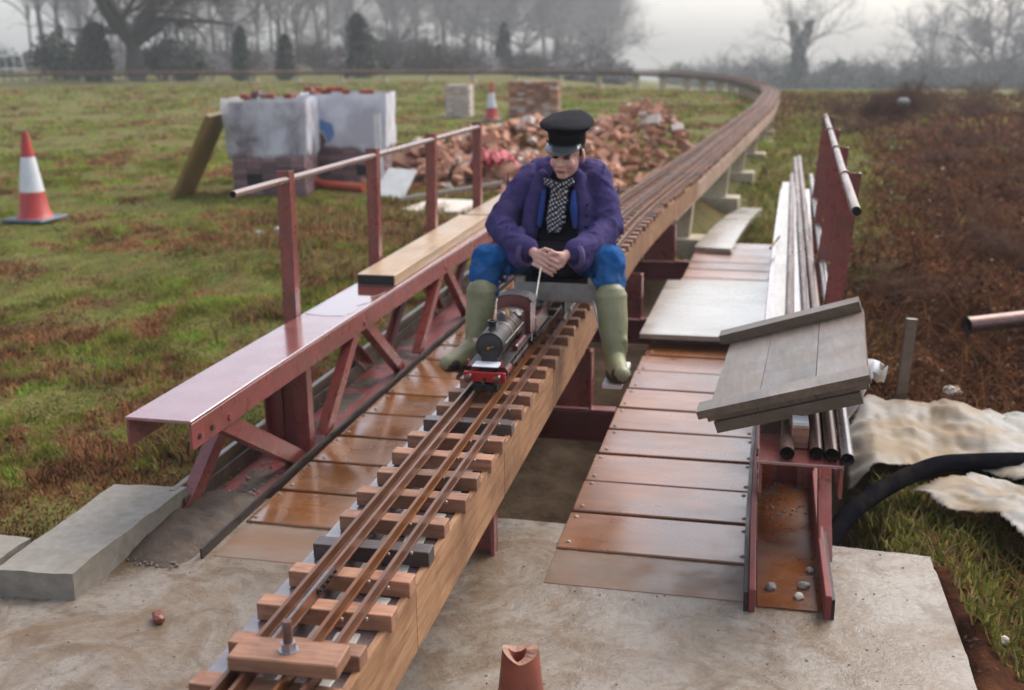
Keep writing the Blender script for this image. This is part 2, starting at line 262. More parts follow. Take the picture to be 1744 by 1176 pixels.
# ------------------------------------------------------------------ mesh helpers
class MB:
    def __init__(s): s.v = []; s.f = []
    def add(s, vs, fs, mtx=None):
        o = len(s.v)
        s.v += [tuple(mtx @ Vector(p)) if mtx else tuple(p) for p in vs]; s.f += [tuple(i + o for i in f) for f in fs]; return s
    def box(s, c, d, rz=0, mtx=None, ch=0):
        hx, hy, hz = d[0] / 2, d[1] / 2, d[2] / 2
        R = Matrix.Translation(c) @ Matrix.Rotation(rz, 4, 'Z')
        if mtx: R = mtx @ R
        if ch <= 0:
            vs = [(x, y, z) for z in (-hz, hz) for x, y in ((-hx, -hy), (hx, -hy), (hx, hy), (-hx, hy))]
            return s.add(vs, [(3, 2, 1, 0), (4, 5, 6, 7), (0, 1, 5, 4), (1, 2, 6, 5), (2, 3, 7, 6), (3, 0, 4, 7)], R)
        vs = []; k = ch
        for z, e in ((-hz, k), (-hz + k, 0), (hz - k, 0), (hz, k)):
            a, b2 = hx - e, hy - e
            vs += [(-a + k, -b2, z), (a - k, -b2, z), (a, -b2 + k, z), (a, b2 - k, z), (a - k, b2, z), (-a + k, b2, z), (-a, b2 - k, z), (-a, -b2 + k, z)]
        fs = [tuple(range(7, -1, -1)), tuple(range(24, 32))]
        for l in range(3):
            for i in range(8): fs.append((l * 8 + i, l * 8 + (i + 1) % 8, l * 8 + 8 + (i + 1) % 8, l * 8 + 8 + i))
        return s.add(vs, fs, R)
    def bar(s, p0, p1, w, t, n=(0, 0, 1), ch=0):
        """straight bar from p0 to p1, width w across, thickness t along n"""
        p0, p1 = Vector(p0), Vector(p1); y = (p1 - p0); L = y.length; y.normalize(); n = Vector(n); x = y.cross(n).normalized(); z = x.cross(y)
        R = Matrix((x, y, z)).transposed().to_4x4(); R.translation = (p0 + p1) / 2
        return s.box((0, 0, 0), (w, L, t), mtx=R, ch=ch)
    def tube(s, pts, r, n=10, cap=True, r2=None):
        pts = [Vector(p) for p in pts]; rs = r if isinstance(r, (list, tuple)) else [r] * len(pts); o = len(s.v)
        ref = Vector((0, 0, 1)) if abs((pts[-1] - pts[0]).normalized().z) < .9 else Vector((1, 0, 0))
        for i, p in enumerate(pts):
            d = (pts[min(i + 1, len(pts) - 1)] - pts[max(i - 1, 0)]).normalized(); x = d.cross(ref).normalized(); y = x.cross(d)
            for k in range(n): a = 2 * PI * k / n; s.v.append(tuple(p + (x * math.cos(a) + y * math.sin(a)) * rs[i]))
        for i in range(len(pts) - 1):
            for k in range(n): s.f.append((o + i * n + k, o + i * n + (k + 1) % n, o + (i + 1) * n + (k + 1) % n, o + (i + 1) * n + k))
        if cap: s.f.append(tuple(o + k for k in range(n - 1, -1, -1))); s.f.append(tuple(o + (len(pts) - 1) * n + k for k in range(n)))
        return s
    def lathe(s, prof, c=(0, 0, 0), n=20, mtx=None, cap=True):
        o = len(s.v); R = (mtx or Matrix()) @ Matrix.Translation(c)
        for r, z in prof:
            for k in range(n): a = 2 * PI * k / n; s.v.append(tuple(R @ Vector((r * math.cos(a), r * math.sin(a), z))))
        for i in range(len(prof) - 1):
            for k in range(n): s.f.append((o + i * n + k, o + i * n + (k + 1) % n, o + (i + 1) * n + (k + 1) % n, o + (i + 1) * n + k))
        if cap: s.f.append(tuple(o + k for k in range(n - 1, -1, -1))); s.f.append(tuple(o + (len(prof) - 1) * n + k for k in range(n)))
        return s
    def prism(s, poly, z0, z1, ch=0):
        n = len(poly); o = len(s.v)
        s.v += [(x, y, z0) for x, y in poly] + [(x, y, z1) for x, y in poly]
        s.f += [tuple(o + i for i in range(n - 1, -1, -1)), tuple(o + n + i for i in range(n))] + [(o + i, o + (i + 1) % n, o + n + (i + 1) % n, o + n + i) for i in range(n)]
        return s
    def ell(s, c, r, rot=None, n=14, m=9):
        o = len(s.v); R = Matrix.Translation(c) @ (rot or Matrix()) @ Matrix.Diagonal((*r, 1))
        s.v.append(tuple(R @ Vector((0, 0, -1))))
        for i in range(1, m):
            z = -math.cos(PI * i / m); q = math.sin(PI * i / m)
            for k in range(n): a = 2 * PI * k / n; s.v.append(tuple(R @ Vector((q * math.cos(a), q * math.sin(a), z))))
        s.v.append(tuple(R @ Vector((0, 0, 1)))); e = len(s.v) - 1
        for k in range(n): s.f.append((o, o + 1 + (k + 1) % n, o + 1 + k)); s.f.append((e, o + 1 + (m - 2) * n + k, o + 1 + (m - 2) * n + (k + 1) % n))
        for i in range(m - 2):
            for k in range(n): s.f.append((o + 1 + i * n + k, o + 1 + i * n + (k + 1) % n, o + 1 + (i + 1) * n + (k + 1) % n, o + 1 + (i + 1) * n + k))
        return s
    def caps(s, pts, rs, n=12):
        """chain of overlapping sphere-swept cones (for remeshing)"""
        for i in range(len(pts) - 1):
            a, b2 = Vector(pts[i]), Vector(pts[i + 1]); d = (b2 - a); L = d.length; d.normalize()
            q = d.to_track_quat('Z', 'Y').to_matrix().to_4x4(); q.translation = a
            prof = []
            for k in range(5): t = -PI / 2 + PI / 2 * k / 4; prof.append((max(rs[i] * math.cos(t), 1e-4), rs[i] * math.sin(t)))
            for k in range(5): t = PI / 2 * k / 4; prof.append((max(rs[i + 1] * math.cos(t), 1e-4), L + rs[i + 1] * math.sin(t)))
            s.lathe(prof, n=n, mtx=q)
        return s
    def mesh(s, name, mat=None, smooth=False):
        me = bpy.data.meshes.new(name); me.from_pydata(s.v, [], s.f); me.validate()
        bm = bmesh.new(); bm.from_mesh(me); bmesh.ops.recalc_face_normals(bm, faces=bm.faces); bm.to_mesh(me); bm.free()
        if mat: me.materials.append(mat)
        if smooth:
            me.polygons.foreach_set('use_smooth', [True] * len(me.polygons))
            if smooth != 'all': me.set_sharp_from_angle(angle=math.radians(42))
        me.update(); return me
    def build(s, name, mat, parent=None, loc=(0, 0, 0), smooth=False):
        return ob(name, s.mesh(name, M[mat] if isinstance(mat, str) else mat, smooth), parent, loc)
def ob(name, me, parent=None, loc=(0, 0, 0), rot=(0, 0, 0)):
    o = bpy.data.objects.new(name, me); COL.objects.link(o); o.location = loc; o.rotation_euler = rot
    if parent: o.parent = parent
    return o
def tag(o, label, cat, group=None):
    o['label'] = label; o['category'] = cat
    if group: o['group'] = group
    return o
def thing(name, label, cat, loc=(0, 0, 0), group=None, rot=(0, 0, 0)):
    o = ob(name, None, None, loc, rot); o.empty_display_size = .1; return tag(o, label, cat, group)
def kind(o, k): o['kind'] = k; return o
def copy_tree(o, parent=None, **kw):
    c = o.copy(); COL.objects.link(c)
    if parent: c.parent = parent
    for k, v in kw.items(): setattr(c, k, v)
    for ch in list(o.children): copy_tree(ch, c)
    return c
def npmesh(name, V, F, mat, col=None, smooth=False):
    me = bpy.data.meshes.new(name); V = np.asarray(V, np.float32); F = np.asarray(F, np.int32); k = F.shape[1]
    me.vertices.add(len(V)); me.vertices.foreach_set('co', V.ravel())
    me.loops.add(F.size); me.loops.foreach_set('vertex_index', F.ravel())
    me.polygons.add(len(F)); me.polygons.foreach_set('loop_start', np.arange(0, F.size, k, dtype=np.int32))
    if smooth: me.polygons.foreach_set('use_smooth', np.ones(len(F), bool))
    me.update(calc_edges=True)
    if col is not None:
        a = me.color_attributes.new('Col' if col.shape[1] == 3 else 'zone', 'FLOAT_COLOR', 'POINT')
        c4 = np.ones((len(V), 4), np.float32); c4[:, :3] = col[:, :3]; a.data.foreach_set('color', c4.ravel())
    me.materials.append(M[mat]); return me

# numpy value noise
_P = np.random.RandomState(3).rand(256, 256)
def vnoise(x, y):
    xi, yi = np.floor(x).astype(int), np.floor(y).astype(int); fx, fy = x - xi, y - yi; fx = fx * fx * (3 - 2 * fx); fy = fy * fy * (3 - 2 * fy)
    g = lambda a, b: _P[a % 256, b % 256]
    return (g(xi, yi) * (1 - fx) + g(xi + 1, yi) * fx) * (1 - fy) + (g(xi, yi + 1) * (1 - fx) + g(xi + 1, yi + 1) * fx) * fy
def fbm(x, y, o=4):
    r = 0; a = .5
    for i in range(o): r = r + a * vnoise(x * 2 ** i + 17.3 * i, y * 2 ** i + 9.1 * i); a /= 2
    return r / (1 - .5 ** o)
def sstep(a, b, x): t = np.clip((x - a) / (b - a), 0, 1); return t * t * (3 - 2 * t)

# ------------------------------------------------------------------ track centre line
_RE = [(-1.2, .141), (6.5, .141), (7.73, .155), (8.98, .227), (10.5, .348), (13.4, .568), (17.9, .889), (24, 1.317), (31.8, 1.613), (36.5, 1.52), (40.5, 1.15), (45.2, .55), (49.5, -.35), (55.3, -2.3), (59.2, -5.0), (61.6, -8.6), (62.6, -13), (63, -22.5), (62.4, -33.3), (60.5, -43), (57, -52)]
def smooth_path():
    P = np.array([(x, y) for y, x in _RE]); d = np.r_[0, np.cumsum(np.hypot(*np.diff(P, axis=0).T))]
    s = np.arange(0, d[-1], .25); x = np.interp(s, d, P[:, 0]); y = np.interp(s, d, P[:, 1])
    k = np.hanning(13); k /= k.sum()
    pad = lambda a: np.convolve(np.r_[a[0] + (a[0] - a[1:13][::-1]) * 1.0, a, a[-1] + (a[-1] - a[-13:-1][::-1])], k, 'same')[12:-12]
    return pad(x), pad(y)
PX, PY = smooth_path(); PS = np.r_[0, np.cumsum(np.hypot(np.diff(PX), np.diff(PY)))]
def on_track(s, off):
    """point off metres to the left (-) / right (+) of the beam's right face line (off measured from track centre), and heading"""
    x, y = np.interp(s, PS, PX), np.interp(s, PS, PY); x2, y2 = np.interp(s + .2, PS, PX), np.interp(s + .2, PS, PY); x1, y1 = np.interp(s - .2, PS, PX), np.interp(s - .2, PS, PY)
    h = math.atan2(y2 - y1, x2 - x1); nx, ny = math.sin(h), -math.cos(h); o = off - .141
    return x + nx * o, y + ny * o, h - PI / 2
def s_at_y(Y): return float(np.interp(Y, PY[:int(60 / .25)], PS[:int(60 / .25)]))
ZR = .555

# ------------------------------------------------------------------ ground
def ground_h(x, y):
    x = np.asarray(x, float); y = np.asarray(y, float)
    h = -.1 + .10 * (fbm(x * .35 + 5, y * .35, 4) - .5) * sstep(2, 14, y) + .05 * (fbm(x * 1.6, y * 1.6 + 40, 4) - .5)
    right = sstep(1.35, 2.3, x) * (1 - sstep(28, 45, y))
    h += right * (.3 * (fbm(x * .9 + 50, y * .9, 5) - .5) + .14 * (fbm(x * 3.3, y * 3.3, 4) - .5) - .03)
    h += right * (-.3 * np.exp(-((x - 1.95) / .38) ** 2 - ((y - 8.95) / .17) ** 2) + .13 * np.exp(-((x - 2.0) / .5) ** 2 - ((y - 9.45) / .25) ** 2))
    h += .3 * np.exp(-((x - 7.5) / 2.6) ** 2 - ((y - 24) / 5.5) ** 2) + .3 * np.exp(-((x - 5.5) / 1.6) ** 2 - ((y - 15) / 4) ** 2)
    h += .16 * np.exp(-((x + 3.4) / 1.0) ** 2 - ((y - 9.3) / 1.1) ** 2) + .12 * np.exp(-((x + 2.6) / .7) ** 2 - ((y - 10.8) / .8) ** 2)
    ditch = sstep(-1.36, -1.16, x) * (1 - sstep(1.3, 1.55, x)) * sstep(3.6, 3.9, y) * (1 - sstep(10.0, 10.6, y))
    h = h * (1 - ditch) + ditch * (-.72 + .16 * (fbm(x * 3, y * 3, 4) - .5))
    dip = sstep(-.1, .4, x - .05 * (y - 10)) * (1 - sstep(1.1, 2.0, x - .05 * (y - 10))) * sstep(9.5, 10.5, y) * (1 - sstep(15, 22, y))
    h -= .26 * dip
    slab = ((x > -4.3) & (x < 1.645) & (y < np.where(x > -1.6, 3.88, 3.1))).astype(float)
    h = np.where((slab > 0) & (ditch < .1), np.minimum(h, -.3), h)
    h += .085 * np.exp(-((x - 1.70) / .1) ** 2) * (y < 3.85) * (x > 1.645) * (.5 + fbm(x * 8, y * 8, 2))
    w = sstep(-.3, .0, x / np.maximum(y, 1))
    h -= np.maximum(0, y - 46) * .037 * w
    return h
def make_ground():
    def ax(lo, hi, step, g, mn, mx):
        a = list(np.arange(lo, hi, step)); d = step
        while a[-1] < mx: d *= g; a.append(a[-1] + d)
        d = step
        while a[0] > mn: d *= g; a.insert(0, a[0] - d)
        return np.array(a)
    X = ax(-5, 4.2, .05, 1.06, -420, 420); Y = ax(2.5, 13, .05, 1.045, -20, 640)
    gx, gy = np.meshgrid(X, Y); h = ground_h(gx, gy); V = np.c_[gx.ravel(), gy.ravel(), h.ravel()]
    nx, ny = len(X), len(Y); i = np.arange(nx * ny).reshape(ny, nx)
    F = np.stack([i[:-1, :-1], i[:-1, 1:], i[1:, 1:], i[1:, :-1]], -1).reshape(-1, 4)
    x, y = V[:, 0], V[:, 1]; n = fbm(x * .8, y * .8, 4)
    z = np.zeros((len(V), 4)); z[:, 0] = np.clip(mudmask(x, y), 0, 1)
    z[:, 1] = sstep(-.25, -.5, V[:, 2]) * (np.abs(x) < 1.7) * (y < 10.6)
    me = npmesh('ground', V, F, 'ground', z, smooth=True)
    return kind(ob('ground', me), 'structure')
def mudmask(x, y):
    n = fbm(x * .7 + 3, y * .7, 4)
    m = sstep(1.2, 1.9, x - .09 * (y - 4) + 1.1 * (n - .5)) * (1 - sstep(26, 38, y + 10 * (n - .5)))
    m = np.maximum(m, .9 * np.exp(-((x + 3.0) / 1.5) ** 2 - ((y - 11) / 2.2) ** 2))
    m = np.maximum(m, .6 * sstep(.62, .72, n) * (x < 0) * (y < 60))
    m = np.maximum(m, .85 * np.exp(-((x + 2.5) / 3.2) ** 2 - ((y - 15.5) / 2.2) ** 2))
    gp = np.exp(-((x - .65 - .065 * y) / .95) ** 4 - ((y - 20) / 10) ** 4)
    return m * (1 - .92 * gp)
ground = make_ground()

# haze: even air round the whole place
def haze():
    m = bpy.data.materials.new('haze'); m.use_nodes = True; t = m.node_tree; t.nodes.clear()
    out = t.nodes.new('ShaderNodeOutputMaterial'); v = t.nodes.new('ShaderNodeVolumePrincipled')
    v.inputs['Color'].default_value = (.93, .96, 1, 1); v.inputs['Density'].default_value = .00125; v.inputs['Anisotropy'].default_value = .0
    t.links.new(v.outputs[0], out.inputs['Volume'])
    o = MB().box((0, 320, 3), (880, 700, 60)).build('haze', m); return kind(o, 'stuff')
haze()

# ------------------------------------------------------------------ concrete slab, kerb block
kind(MB().prism([(-4.2, -3), (1.66, -3), (1.63, 3.1), (1.622, 3.842), (1.29, 3.862), (-1.27, 3.86), (-1.57, 3.66), (-1.57, 3.1), (-4.2, 3.05)], -.85, 0).build('concrete_slab', 'slab'), 'structure')
tag(MB().prism([(-1.525, 2.9), (-1.252, 2.93), (-1.245, 3.70), (-1.545, 3.66)], -.05, .1).build('kerb_block', 'kerb'), 'grey concrete kerb block raised on the slab by the grass', 'kerb block')
tag(MB().prism([(-2.3, 2.95), (-1.62, 2.98), (-1.62, 3.22), (-2.3, 3.25)], -.05, .062).build('concrete_flag', 'kerb'), 'pale concrete flag cut off by the left edge of the photo', 'concrete flag')

def roughen(o, cuts, amp, sc=7):
    bm = bmesh.new(); bm.from_mesh(o.data); bmesh.ops.subdivide_edges(bm, edges=bm.edges[:], cuts=cuts, use_grid_fill=True); bmesh.ops.triangulate(bm, faces=[f for f in bm.faces if len(f.verts) > 4])
    for v in bm.verts: n = mnoise.noise_vector(v.co * sc) * amp + mnoise.noise_vector(v.co * sc * 4) * amp * .5; v.co += Vector((n.x, n.y, n.z * .7))
    bm.to_mesh(o.data); bm.free()
sl = bpy.data.objects['concrete_slab']; bm = bmesh.new(); bm.from_mesh(sl.data); bmesh.ops.subdivide_edges(bm, edges=[e for e in bm.edges if e.verts[0].co.z > -.01 and e.verts[1].co.z > -.01], cuts=70)
for v in bm.verts:
    if v.co.z > -.01: n = mnoise.noise_vector(v.co * 9) * .007 + mnoise.noise_vector(v.co * 31) * .004; v.co.x += n.x; v.co.y += n.y
bm.to_mesh(sl.data); bm.free()
for nm in ('kerb_block', 'concrete_flag'): roughen(bpy.data.objects[nm], 13, .008)

# ------------------------------------------------------------------ the steel footbridge
bridge = thing('steel_footbridge', 'red oxide steel truss footbridge with wet plank walkways', 'footbridge', (0, 0, 0))
Y0, Y1 = 3.33, 10.3
def lbar(mb, p0, p1, w=.062, leg=.045, n=(1, 0, 0), t=.007):
    p0, p1 = Vector(p0), Vector(p1); d = (p1 - p0).normalized(); n = Vector(n); s = d.cross(n).normalized()
    mb.bar(p0, p1, w, t, n); o = s * (w / 2 - t / 2) - n * (leg / 2 + t / 2); mb.bar(p0 + o, p1 + o, t, leg, n); return mb
def girder(sx):
    a, b = .99 * sx, 1.25 * sx; c = (a + b) / 2
    # top: inverted channel, web plate and two flanges
    MB().box((c, (Y0 + Y1) / 2, .515), (.262, Y1 - Y0, .012), ch=.003).build('top_plate', 'red_top', bridge)
    for x in (a + .006 * -sx * -1, b - .006 * sx):
        o = MB().box((x, (Y0 + Y1) / 2 + .001, .4575), (.011, Y1 - Y0 - .004, .1), ch=.002).build('top_flange', 'red', bridge)
        if x == a + .006 * sx:
            for yy in (Y0 + .055, Y0 + .15):
                MB().tube([(x - sx * .0065, yy, .445), (x - sx * .009, yy, .445)], .011, 10).build('bolt_hole', 'hole', o)
    # bottom chords: dark angles; right ones red with painted shade strips
    for x, n in ((a - .012 * sx, 1), (b - .012 * sx, -1)):
        mb = MB(); ya = 3.66 if (n == -1 and sx < 0) else Y0 - .03; hh = .052 if n == 1 else .075; mb.box((x, (ya + Y1) / 2, .0075 + hh / 2 - .02), (.008, Y1 - ya, hh)); mb.box((x + n * sx * .025, (ya + Y1) / 2, -.014), (.05, Y1 - ya - .01, .007))
        
        if sx > 0: mb = MB(); mb.box((x - n * .0 + (.012 if n == 1 else -.008), (ya + Y1) / 2, .032), (.022, Y1 - ya, .104), ch=.003); MB().box((x - .008 if n == 1 else x + .009, (ya + Y1) / 2 + .004, .026), (.014 if n == 1 else .01, Y1 - ya, .088)).build('chord_shade_strip', 'black_steel_and_shade', bridge)  # black strips: shading of the outer chord faces put in as colour
        mb.build('bottom_chord', 'redplain' if sx > 0 else 'black_steel_and_shade' if n == 1 else ('rustdark' if sx < 0 else 'redplain'), bridge)
    # truss members on the inner and outer face
    top = [Y0 + .2, 5.1, 6.57, 8.02, 9.47]; bot = [4.43, 5.87, 7.27, 8.72, 10.1]
    for x, nn, col in ((a + .017 * sx, -sx, 'red'), (b - .017 * sx, sx, 'red')):
        n = (nn, 0, 0)
        for i, yt in enumerate(top):
            if i < len(bot) and not (i == 0 and nn == sx):
                lbar(MB(), (x, yt + .07, .43), (x, bot[i] - .14, .012), n=n, w=.075 if i == 0 else .06).build('diagonal', col, bridge)
            if i > 0:
                lbar(MB(), (x + nn * .0075, yt - .06, .43), (x + nn * .0075, bot[i - 1] + .14, .012), n=n).build('diagonal', col, bridge)
        lbar(MB(), (x - nn * .008, 4.43, .41), (x - nn * .008, 4.43, -.01), n=n, w=.055, leg=.06).build('upright', col, bridge)
        for yt in top[1:] + [Y0 + .29]:
            MB().tube([(x + nn * .012, yt, .44), (x + nn * .024, yt, .44)], .014, 6).build('rivet', 'red', bridge)
        for bt in bot[:3]:
            MB().tube([(x + nn * .012, bt + .05, .02), (x + nn * .024, bt + .05, .02)], .012, 6).build('rivet', 'rust', bridge)
    # end strut on the outer face and the dark end diaphragm
    lbar(MB(), (b - .025 * sx, Y0 + .97, .43), (b - .025 * sx, Y0 + .33, -.01), n=(-sx, 0, 0), w=.07).build('end_strut', 'red', bridge)
    MB().box((c, 4.47, .2), (.2, .008, .4)).build('diaphragm', 'redplain', bridge)
    MB().box((c, (Y0 + 4.46) / 2, .0035), (.222, 4.44 - Y0, .006)).build('trough_plate', 'rustwet', bridge) if sx > 0 else MB().box((c, 4.1, -.004), (.2, .7, .006)).build('trough_plate', 'redplain', bridge)
    MB().box((c, (4.48 + Y1) / 2, -.008), (.2, Y1 - 4.5, .006)).build('trough_plate', 'redplain', bridge)
girder(-1); girder(1)
# handrails
def lpost(x, y, top, lean, sx):
    lbar(MB(), (x, y, .36), (x + lean, y, top), n=(0, -1, 0), w=.066, leg=.05, t=.007).build('handrail_post', 'red', bridge)
for y in (4.87, 6.07, 7.2, 8.4):
    lpost(-1.29, y, 1.235, .012, -1)
MB().tube([(-1.262, 4.32, 1.195), (-1.262, 6.5, 1.195), (-1.262, 8.44, 1.195)], .017, 10).build('handrail', 'rail_pipe', bridge, smooth=True)
MB().tube([(-1.262, 4.318, 1.195), (-1.262, 4.322, 1.195)], .013, 10).build('pipe_bore', 'hole', bridge)
for i, y in enumerate((5.26, 6.6, 8.0, 9.4)):
    tx = 1.305 + .035 * (y - 4.13) - .2 * (max(0, y - 3.9) / 6.4) ** 1.25
    lbar(MB(), (1.286, y, .36), (tx + .03, y, 1.225), n=(0, -1, 0), w=.085, leg=.05, t=.007).build('handrail_post', 'red', bridge)
    MB().tube([(tx, y - .018, 1.21), (tx, y + .018, 1.21)], .027, 12).build('rail_clip', 'red', bridge)
    MB().tube([(tx - .045, y - .0075, .8), (tx - .045, y - .004, .8)], .009, 8).build('bolt_hole', 'brass', bridge)
rp = [(1.30, 4.12, 1.21), (1.353, 5.6, 1.21), (1.42, 7.3, 1.21), (1.51, 9.7, 1.21)]
MB().tube(rp, .019, 12).build('handrail', 'rail_pipe', bridge, smooth=True)
MB().tube([(1.2996, 4.1175, 1.21), (1.3, 4.122, 1.21)], .0155, 12).build('pipe_bore', 'hole', bridge)
# cross beams that carry the track, with brackets
for y in (5.33, 7.29, 9.42):
    mb = MB(); mb.box((.0, y, -.03), (2.36, .09, .012)); mb.box((0, y, -.105), (2.36, .012, .14)); mb.box((0, y, -.18), (2.36, .09, .012)); mb.build('cross_beam', 'redplain', bridge)
    mb = MB(); mb.box((.0, y, .143), (.25, .01, .32)); mb.box((.139, y - .03, .143), (.012, .07, .322)); mb.box((-.139, y - .03, .143), (.012, .07, .322))
    mb.box((.205, y - .03, -.014), (.12, .07, .016)); mb.build('track_bracket', 'red', bridge)
# planks
PLK = {}
def plank_mesh(w, d, t, mat):
    k = (round(w, 3), d, t, mat)
    if k not in PLK: PLK[k] = MB().box((0, 0, 0), (w, d, t), ch=.004).mesh('deck_plank', M[mat])
    return PLK[k]
bolt_me = MB().lathe([(.0105, 0), (.0105, .002), (.007, .0025), (.007, .005), (.004, .006)], n=9).mesh('bolt', M['bolt'], True)
PW = [random.choice((.312, .308, .317, .304)) for _ in range(40)]
for k in range(20):
    y = 3.63 + k * .333 + .1655; jz = random.uniform(-.003, .003)
    o = ob('deck_plank', plank_mesh(.703, PW[k], .03, 'deck'), bridge, (.6335 + random.uniform(-.004, .003), y + random.uniform(-.004, .004), -.006 + jz), (random.uniform(-.012, .012), random.uniform(-.004, .004), random.uniform(-.006, .006)))
    if k < 13:
        for bx in (-.318, .322):
            for by in (-.115, .115): ob('bolt', bolt_me, o, (bx + random.uniform(-.006, .006), by + random.uniform(-.012, .012), .0151))
    y2 = 3.613 + k * .333 + .1655
    o = ob('deck_plank', plank_mesh(.86, PW[20 + k], .03, 'deck_left'), bridge, (-.53, y2 + random.uniform(-.004, .004), -.006 - jz), (random.uniform(-.012, .012), random.uniform(-.004, .004), random.uniform(-.006, .006)))
    if k < 9:
        for by in (-.115, .115): ob('bolt', bolt_me, o, (-.39 + random.uniform(-.02, .01), by + random.uniform(-.012, .012), .0151))
ob('deck_plank', plank_mesh(.706, .262, .026, 'deck_cement'), bridge, (.6335, 3.494, -.0105))
ob('deck_plank', plank_mesh(.78, .28, .026, 'deck_cement'), bridge, (-.56, 3.468, -.0105))
pud = MB(); P = [(-1.232 + .012 * math.sin(i), 4.93 + i * .07) for i in range(11)] + [(-1.16, 5.69), (-1.09, 5.70), (-1.05, 5.64)] + [(-1.012 - (.03 * (i % 3 == 0)) , 5.56 - i * .07) for i in range(9)] + [(-1.03, 4.92), (-1.12, 4.905)]
pud.prism(P, .5212, .5228); pud.build('water_film', 'puddle', bridge)
# kerb plank along the outside of the left bottom chord
MB().box((-1.285, 6.9, .03), (.03, 6.5, .14), ch=.004).build('edge_board', 'panelwood', bridge)

# the far half of the bridge swings a little to the right with the track
def bend(y, k=1): return .2 * k * (max(0, y - 3.9) / 6.4) ** 1.25
for o in list(bridge.children):
    if o.name.split('.')[0] == 'deck_plank': o.location.x += bend(o.location.y) * (1 if o.location.x > 0 else .6); o.rotation_euler.z -= .04 * max(0, min(1, (o.location.y - 4) / 5)); continue
    me = o.data; bm = bmesh.new(); bm.from_mesh(me)
    ys = [v.co.y for v in bm.verts]; kk = .6 if sum(v.co.x for v in bm.verts) / len(bm.verts) < -.8 else 1
    if o.name.split('.')[0] == 'handrail' and kk == 1: bm.free(); continue
    if max(ys) - min(ys) > .6 and len(bm.verts) < 120:
        for c in (3.9, 4.6, 5.4, 6.2, 7.0, 7.8, 8.6, 9.4):
            if min(ys) < c < max(ys): bmesh.ops.bisect_plane(bm, geom=bm.verts[:] + bm.edges[:] + bm.faces[:], plane_co=(0, c, 0), plane_no=(0, 1, 0))
    for v in bm.verts: v.co.x += bend(v.co.y, kk)
    bm.to_mesh(me); bm.free()

# ------------------------------------------------------------------ the railway track
track = thing('railway_track', 'raised multi gauge miniature track curving away on wooden sleepers', 'railway track', (0, 0, 0))
S0 = s_at_y(.35); SB = s_at_y(10.6)
def sweep(name, offs, h0, h1, w, mat, s0, s1, step, parent):
    ss = list(np.arange(s0, s1, step)) + [s1]; mb = MB(); n = len(ss)
    for s in ss:
        for dx, z in ((-w / 2, h0), (w / 2, h0), (w / 2, h1), (-w / 2, h1)):
            x, y, h = on_track(s, offs + dx); mb.v.append((x, y, z))
    for i in range(n - 1):
        for k in range(4): mb.f.append((i * 4 + k, i * 4 + (k + 1) % 4, i * 4 + 4 + (k + 1) % 4, i * 4 + 4 + k))
    mb.f += [(3, 2, 1, 0), tuple((n - 1) * 4 + k for k in range(4))]
    return mb.build(name, mat, parent)
SEND = float(PS[-1]) - .5
RAILS = [(-.0915, 'rail'), (-.0545, 'rail'), (.0315, 'rail_orange'), (.087, 'rail')]
for off, mt in RAILS:
    r = sweep('rail', off, ZR - .028, ZR, .0095, mt, S0, SEND, .5, track)
    sweep('rail_foot', off, ZR - .0295, ZR - .0265, .0165, mt, S0, SEND, .5, r)
s7 = s_at_y(8.3)
for off in (-.26, -.215): sweep('rail', off, ZR - .028, ZR, .0085, 'rail', s7, SEND, .5, track)
# sleepers
SL = {}
for wd in (.322, .335, .31, .50, .47):
    for mt in ('sleeper', 'sleeper_dark'): SL[(wd, mt)] = MB().box((0, 0, 0), (wd, .052, .044), ch=.0018).mesh('sleeper', M[mt])
s = s_at_y(1.66); n = 0; far = MB()
chips = MB()
while s < SEND:
    near = s < s7; wd = random.choice((.322, .322, .335, .31)) if near else random.choice((.50, .5, .47))
    x, y, h = on_track(s, -.016 if near else -.1); n += 1
    if n <= 296:
        mt = 'sleeper_dark' if n in (6, 12) or (n > 16 and random.random() < .06) else 'sleeper'
        ob('sleeper', SL[(wd, mt)], track, (x, y, ZR - .052), (0, random.uniform(-.012, .012), h + random.uniform(-.025, .025)))
    else: far.box((x, y, ZR - .052), (wd, .052, .044), rz=h)
    s += (.1705 if near else .17) + random.uniform(-.008, .008)
kind(far.build('far_sleepers', 'sleeper', track), 'stuff')
# rail spikes: little bright screw heads beside the rails
spk = MB().lathe([(.0045, 0), (.0045, .006), (.002, .008)], n=6).mesh('spike', M['bolt'])
# longitudinal bearers under the sleepers and the timber sides
zb = ZR - .0765
for (o0, w, z0, z1, mt) in ((-.137, .126, zb - .05, zb, 'bearer'), (.0655, .112, zb - .05, zb, 'bearer'), (-.03, .075, zb - .11, zb - .07, 'sleeper_dark')):
    sweep('bearer', o0, z0, z1, w, mt, S0, SB + .6, .5, track)
ss = S0; lens = [1.05, .98, 1.02, .95, .9, 1.1, 1.0, 1.2, 1.4, 1.4, 1.3]; q = 0
while ss < SB + .5:
    e = min(ss + lens[q % len(lens)], SB + .6); q += 1
    sweep('side_timber', .1315, .305 + random.uniform(-.004, .004), zb + .008 + random.uniform(-.002, .002), .019 + random.uniform(-.0015, .0015), 'beam', ss + .002, e - .002, .3, track)
    sweep('side_timber', -.187, .305, zb - .052, .019, 'beam', ss + .002, e - .002, .3, track); ss = e
for yy in (1.0, 3.58):
    mb = MB(); mb.box((.0, yy, .1425), (.14, .012, .33)); mb.box((.062, yy - .02, .152), (.014, .06, .305)); mb.box((-.07, yy - .02, .152), (.014, .06, .305)); mb.build('support_post', 'red', track)
